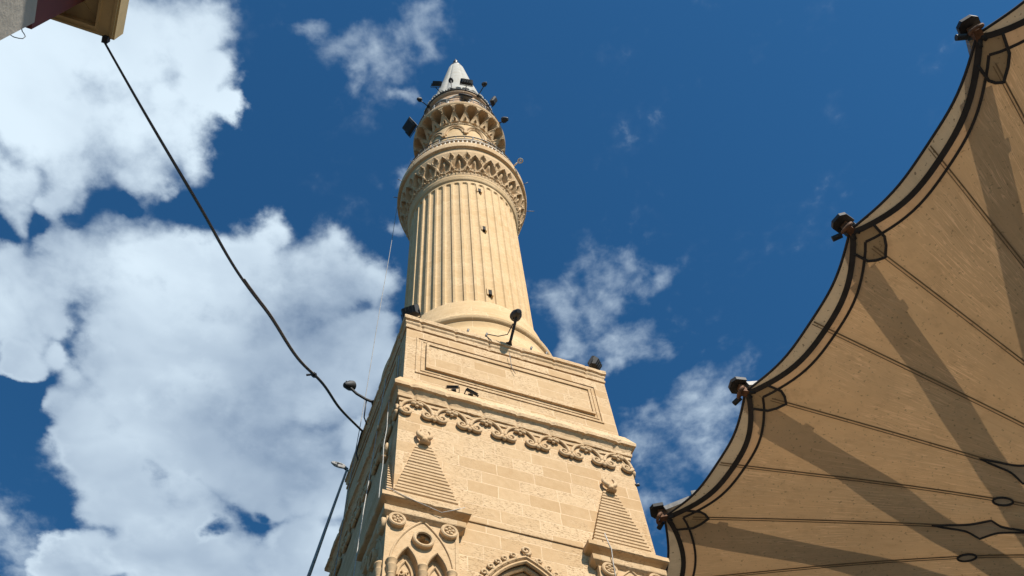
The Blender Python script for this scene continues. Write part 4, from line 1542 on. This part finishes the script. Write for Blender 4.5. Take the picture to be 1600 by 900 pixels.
# thin rods poking out of the lower balcony
for th, ln, lab in ((-2.72, 0.30, 'thin iron rod poking out of the lower balcony, upper left'), (-3.05, 0.28, 'thin iron rod poking out of the lower balcony, middle left'), (2.95, 0.26, 'thin iron rod poking out of the lower balcony, lowest left'), (-0.70, 0.30, 'thin iron rod poking out of the lower balcony, below the bracket lamp'), (-0.25, 0.42, 'thin iron rod poking out of the lower balcony, lowest right')):
    rdv = radial(math.cos(th), math.sin(th))
    p = on_ring(2.46, th, 33.6)
    simple_line('iron_rod', [p, p + rdv * ln + Vector((0, 0, 0.05))], 0.013, M['rail'], lab, 'rod', 'iron rods on the lower balcony')

G_TOP = 'lamps along the top of the square storey'
flood('floodlight', 'black floodlight on the left end of the top cornice', tl(-2.46, -2.50, 19.42), radial(0.5, 0.6) + DN * -0.7, tl(-2.40, -2.45, 19.12), 0.44, 0.28, 0.20, G_TOP)
spot('spotlight', 'black spotlight held out over the middle of the top cornice', tl(0.05, -3.17, 19.56), radial(0.1, 1) + DN * -0.8, tl(0.03, -2.60, 19.02), 0.14, 0.36, G_TOP, mid=[tl(0.03, -2.72, 19.05), tl(0.04, -2.95, 19.28)], post=0.035)
flood('floodlight', 'black floodlight on the right end of the top cornice', tl(2.42, -2.52, 19.40), radial(-0.6, 0.6) + DN * -0.7, tl(2.40, -2.45, 19.12), 0.36, 0.28, 0.20, G_TOP)
spot('spotlight', 'dark spotlight on a long arm off the left side of the tower', tl(-3.27, -0.05, 19.34), radial(1, 0.5) + DN * -0.9, tl(-2.58, 0.02, 19.0), 0.13, 0.30, G_TOP, mid=[tl(-2.8, 0.0, 19.02), tl(-3.05, -0.02, 19.12)], post=0.035)
# its stay
simple_line('lamp_stay', [tl(-2.78, 0.02, 19.0), tl(-2.74, 0.25, 18.62), tl(-2.62, 0.40, 18.55)], 0.018, M['cable'], 'short dark stay under the long armed spotlight', 'bracket')
# curved lead of the middle spotlight and pegs on the cornice
simple_line('lamp_lead', [tl(0.0, -3.0, 19.35), tl(-0.08, -2.80, 19.12), tl(-0.28, -2.68, 19.12), tl(-0.52, -2.60, 19.22), tl(-0.55, -2.58, 19.16), tl(-0.45, -2.63, 18.9)], 0.013, M['cable'], 'curled black lead running left from the middle spotlight', 'lead')
for x, z, lab in ((-1.03, 19.2, 'stubby dark peg on the cornice, leftmost'), (-0.55, 19.26, 'stubby dark peg where the curled lead ends'), (0.62, 19.22, 'stubby dark peg right of the middle spotlight'), (1.02, 19.18, 'stubby dark peg on the cornice, rightmost')):
    simple_line('iron_peg', [tl(x, -2.50, z - 0.1), tl(x + 0.03, -2.58, z + 0.04)], 0.028, M['rail'], lab, 'peg', 'iron pegs on the top cornice')
# two floodlights lying on the main cornice
flood('floodlight', 'scuffed grey floodlight lying on the ledge, left one of two', tl(-1.46, -2.66, 16.41), radial(0.15, 0.5) + Vector((0, 0, 1)), tl(-1.42, -2.62, 16.33), 0.26, 0.07, 0.07, 'floodlights lying on the main cornice')
flood('floodlight', 'black floodlight lying on the ledge, right one of two', tl(-1.02, -2.68, 16.39), radial(-0.1, 0.4) + Vector((0, 0, 1)), tl(-1.04, -2.62, 16.33), 0.28, 0.07, 0.07, 'floodlights lying on the main cornice')
# coiled spool at the far left corner
root = empty('cable_spool', tl(-2.6, 2.36, 19.1))
tag(root, 'coil of grey cable hooked on the far corner of the top cornice', 'cable coil')
h = MB()
for q in range(3):
    cc = HA * (-0.22 - 0.03 * q) + Vector((0, 0, 0.12 + 0.03 * q))
    h.tube([cc + (HA * math.cos(2 * PI * i / 20) + HB * 0.5 * math.sin(2 * PI * i / 20)) * 0.16 + Vector((0, 0, 0.14 * math.sin(2 * PI * i / 20))) for i in range(20)], 0.03, 6, closed=True)
h.build('coil', M['cablegrey'], root, smooth=True)
h = MB()
h.tube([(0, 0, 0), HA * -0.12 + Vector((0, 0, 0.10)), HA * -0.3 + Vector((0, 0, 0.22))], 0.03, 8)
h.build('hook', M['black'], root, smooth=True)
# small drain spout at the right corner
simple_line('drain_spout', [tl(2.52, -2.50, 14.78), tl(2.62, -2.62, 14.72)], 0.035, M['lead'], 'small dark drain spout at the right corner under the frieze', 'spout')
